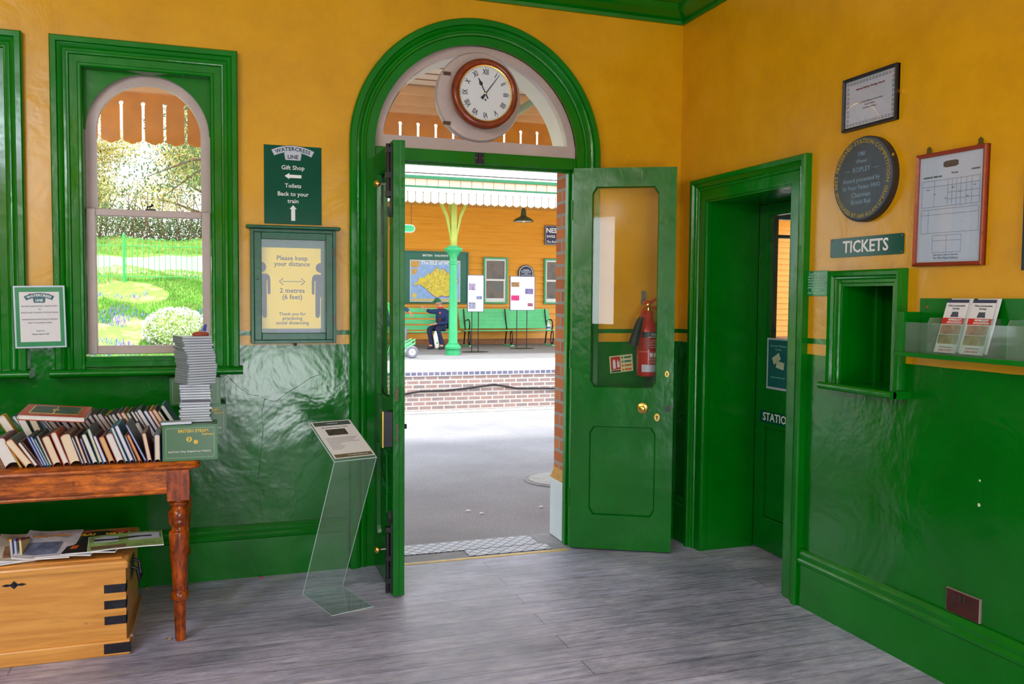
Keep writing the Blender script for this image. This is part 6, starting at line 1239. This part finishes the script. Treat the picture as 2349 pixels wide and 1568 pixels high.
def seated_man(nm_loc, label, J, cols, cap=True):
    t = thing('person', label, 'person', nm_loc); o0 = V3(nm_loc); L = {k: V3(v)-o0 for k, v in J.items()}
    sk_m = mat('skin', srgb(215, 150, 125), .5, var=.05); jk = mat('jacket_%d' % cols[0][2], srgb(*cols[0]), .8, var=.15, vs=8); tr_ = mat('trouser_%d' % cols[1][2], srgb(*cols[1]), .85, var=.12, vs=8); sh_ = mat('shoe', srgb(40, 45, 60), .6)
    f = (L['face']-L['head']).normalized(); up = (L['head']-L['neck']).normalized(); sd = f.cross(up).normalized(); H = L['head']
    # body: pelvis-rooted skeleton, head, arms with hands, legs
    P = [(*L['hip'], .10, .08), (*((L['hip']+L['chest'])/2), .10, .075), (*L['chest'], .13, .10), (*L['neck'], .05, .05), (*(L['neck'].lerp(H, .45)), .052, .055), (*(H+f*.004), .074, .086), (*(H+up*.07-f*.006), .062, .078), (*(H+up*.11-f*.012), .03, .04), (*(H+f*.055-up*.055), .036, .03)]
    E = [(0, 1), (1, 2), (2, 3), (3, 4), (4, 5), (5, 6), (6, 7), (4, 8)]
    P.append((*(H+f*.088-up*.008), .013)); E.append((5, len(P)-1))                # nose
    for s_, k in ((1, 'R'), (-1, 'L')):
        if ('sh'+k) not in L: continue
        a = len(P); P += [(*L['sh'+k], .055), (*L['el'+k], .042), (*L['wr'+k], .026, .022)]; E += [(2, a), (a, a+1), (a+1, a+2)]; add_hand(P, E, a+2, L['hd'+k]-L['wr'+k], V3((0, -.3, 1)) if k == 'L' else V3((0, -1, .3)), s_, s=.88)
    for k in 'RL':
        a = len(P); P += [(*L['kn'+k], .058), (*L['an'+k], .038), (*(L['an'+k]+V3(J['toe'])*.6), .036, .028)]; E += [(0, a), (a, a+1), (a+1, a+2)]
    skin('body', P, E, sk_m, t)
    # jacket over the torso and arms
    P = [(*(L['hip']+V3((0, 0, -.03))), .165, .145), (*((L['hip']+L['chest'])/2), .165, .140), (*(L['chest']+V3((0, 0, .0))), .158, .122), (*(L['neck']-up*.012), .070, .070)]; E = [(0, 1), (1, 2), (2, 3)]
    for k in 'RL':
        if ('sh'+k) not in L: continue
        a = len(P); P += [(*L['sh'+k], .078), (*(L['sh'+k].lerp(L['el'+k], .55)), .068), (*L['el'+k], .060), (*(L['el'+k].lerp(L['wr'+k], .9)), .042)]; E += [(2, a), (a, a+1), (a+1, a+2), (a+2, a+3)]
    skin('jacket', P, E, jk, t)
    P = [(*L['hip'], .145, .12)]; E = []
    for k in 'RL':
        a = len(P); P += [(*(L['hip'].lerp(L['kn'+k], .45)+V3((0, 0, .0))), .092), (*L['kn'+k], .076), (*(L['kn'+k].lerp(L['an'+k], .5)), .066), (*(L['an'+k]+V3((0, 0, -.04))), .060)]; E += [(0, a), (a, a+1), (a+1, a+2), (a+2, a+3)]
    skin('trousers', P, E, tr_, t)
    for k in 'RL':
        an = L['an'+k]; d = V3(J['toe']); z0 = .15-o0.z
        skin('shoe', [(an.x-d.x*.25, an.y-d.y*.25, z0+.045, .042, .042), (an.x+d.x*.35, an.y+d.y*.35, z0+.04, .044, .038), (an.x+d.x*.9, an.y+d.y*.9, z0+.028, .036, .026)], [(0, 1), (1, 2)], sh_, t)
    b = MB()
    for s_ in (-1, 1): b.ball(tuple(H+sd*s_*.03+f*.074+up*.018), .009, 10)
    b.build('eye', mat('eye_dark', (.05, .04, .04, 1), .3), t)
    b = MB(); b.ball(tuple(H+f*.076-up*.045), .014, 10, (1.2, .6, .35)); b.build('mouth', mat('lip', srgb(170, 95, 90), .5), t)
    for s_ in (-1, 1): b = MB(); b.ball(tuple(H+sd*s_*.074-f*.008), .024, 12, (.6, .5, 1)); b.build('ear', sk_m, t)
    R = Matrix((sd, f, up)).transposed().to_4x4(); R.translation = H
    b = MB(); b.T = R; b.ball((0, -.03, .03), .082, 20, (.98, 1.0, 1.0)); b.build('hair', mat('grey_hair', srgb(150, 145, 140), .9, var=.2, vs=30), t)
    if cap:
        b = MB(); b.T = R; n = 20
        b.lathe([(.042, .086), (.07, .086), (.105, .074), (.128, .048), (.136, .012)], 24, (0, -.004, 0)); b.ball((0, -.004, .137), .010, 8)
        b.prism([(x, y) for x, y in [(-.07, .05), (-.055, .12), (0, .15), (.055, .12), (.07, .05)]], .042, .050); b.build('cap', mat('cap_green', srgb(20, 110, 80), .7), t, smooth=50)
    return t, L
m1, L1 = seated_man((2.80, 17.0, .59), 'seated man in a green cap and navy jacket pointing to the left on the bench', dict(hip=(2.80, 17.03, .70), chest=(2.81, 17.06, 1.03), neck=(2.765, 17.04, 1.20), head=(2.705, 17.0, 1.320), face=(2.58, 16.97, 1.31),
    shR=(2.69, 17.04, 1.10), elR=(2.50, 17.02, 1.09), wrR=(2.37, 17.0, 1.15), hdR=(2.28, 16.99, 1.21), shL=(2.93, 16.96, 1.06), elL=(2.90, 16.82, .82), wrL=(2.54, 16.72, .785), hdL=(2.42, 16.68, .765),
    knR=(2.40, 16.76, .66), knL=(2.58, 16.62, .65), anR=(2.47, 16.66, .24), anL=(2.72, 16.52, .24), toe=(-.17, -.10, 0)), ((28, 50, 95), (30, 40, 70)))
b = MB(); b.lathe([(-.03, .068), (-.01, .072), (.012, .066), (.014, .058)], 18, (-.037, .035, .612)); b.build('shirt_collar', mat('red_shirt', srgb(200, 35, 45), .7), m1)
b = MB(); b.ball((-.075, -.092, .47), .032, 10, (.9, .35, .9)); b.build('jacket_badge', mat('badge_red', srgb(225, 90, 80), .6), m1)
b = MB(); b.prism([(-.16, .18), (-.05, .20), (-.03, .36), (-.13, .34)], -.155, -.10, 'y'); b.build('dark_top', mat('maroon_top', srgb(80, 30, 35), .8), m1, smooth=0, bevel=.02)
bp = thing('rucksack', 'black rucksack worn on the back of the seated man in the green cap', 'rucksack', (3.02, 17.10, .80)); b = MB(); b.box(-.10, -.12, -.15, .06, .12, .30); b.build('bag_body', mat('black_nylon', srgb(35, 38, 48), .7, var=.3), bp, smooth=40, bevel=.05)
b = MB(); b.box(.05, -.09, -.10, .10, .09, .10); b.build('front_pocket', mat('black_nylon', srgb(35, 38, 48), .7), bp, smooth=40, bevel=.025); b = MB(); b.tube([(-.07, -.10, .28), (-.18, -.14, .20), (-.20, -.14, .05), (-.10, -.12, -.10)], .014); b.build('strap', mat('grey_strap', srgb(150, 155, 165), .6), bp)
bg_ = thing('carrier_bag', 'long white carrier bag hanging between the legs of the man in the green cap', 'bag', (2.56, 16.56, .17)); b = MB(); b.prism([(-.03, 0), (.06, .01), (.02, .30), (-.02, .44), (-.06, .44), (-.09, .30), (-.06, .10)], -.03, .02, 'y'); b.build('bag_body', M_EXTW, bg_, smooth=0, bevel=.008)
b = MB(); b.lathe([(-.032, .022), (-.031, .022)], 12, (.0, 0, .14), 'y'); b.build('printed_mark', M_EXTG, bg_)
m2, L2 = seated_man((1.48, 17.0, .59), 'seated man in a blue jacket and grey trousers, mostly hidden behind the open door leaf', dict(hip=(1.45, 17.05, .72), chest=(1.50, 17.06, 1.06), neck=(1.52, 17.04, 1.24), head=(1.56, 17.0, 1.37), face=(1.68, 16.96, 1.36),
    shR=(1.42, 16.94, 1.09), elR=(1.38, 16.82, .86), wrR=(1.60, 16.68, .80), hdR=(1.70, 16.64, .78), shL=(1.64, 17.02, 1.12), elL=(1.83, 16.92, 1.17), wrL=(1.91, 16.80, 1.085), hdL=(1.95, 16.73, 1.01),
    knR=(1.66, 16.62, .68), knL=(1.78, 16.74, .68), anR=(1.58, 16.52, .24), anL=(1.72, 16.62, .24), toe=(.15, -.12, 0)), ((50, 85, 125), (150, 155, 175)), cap=False)
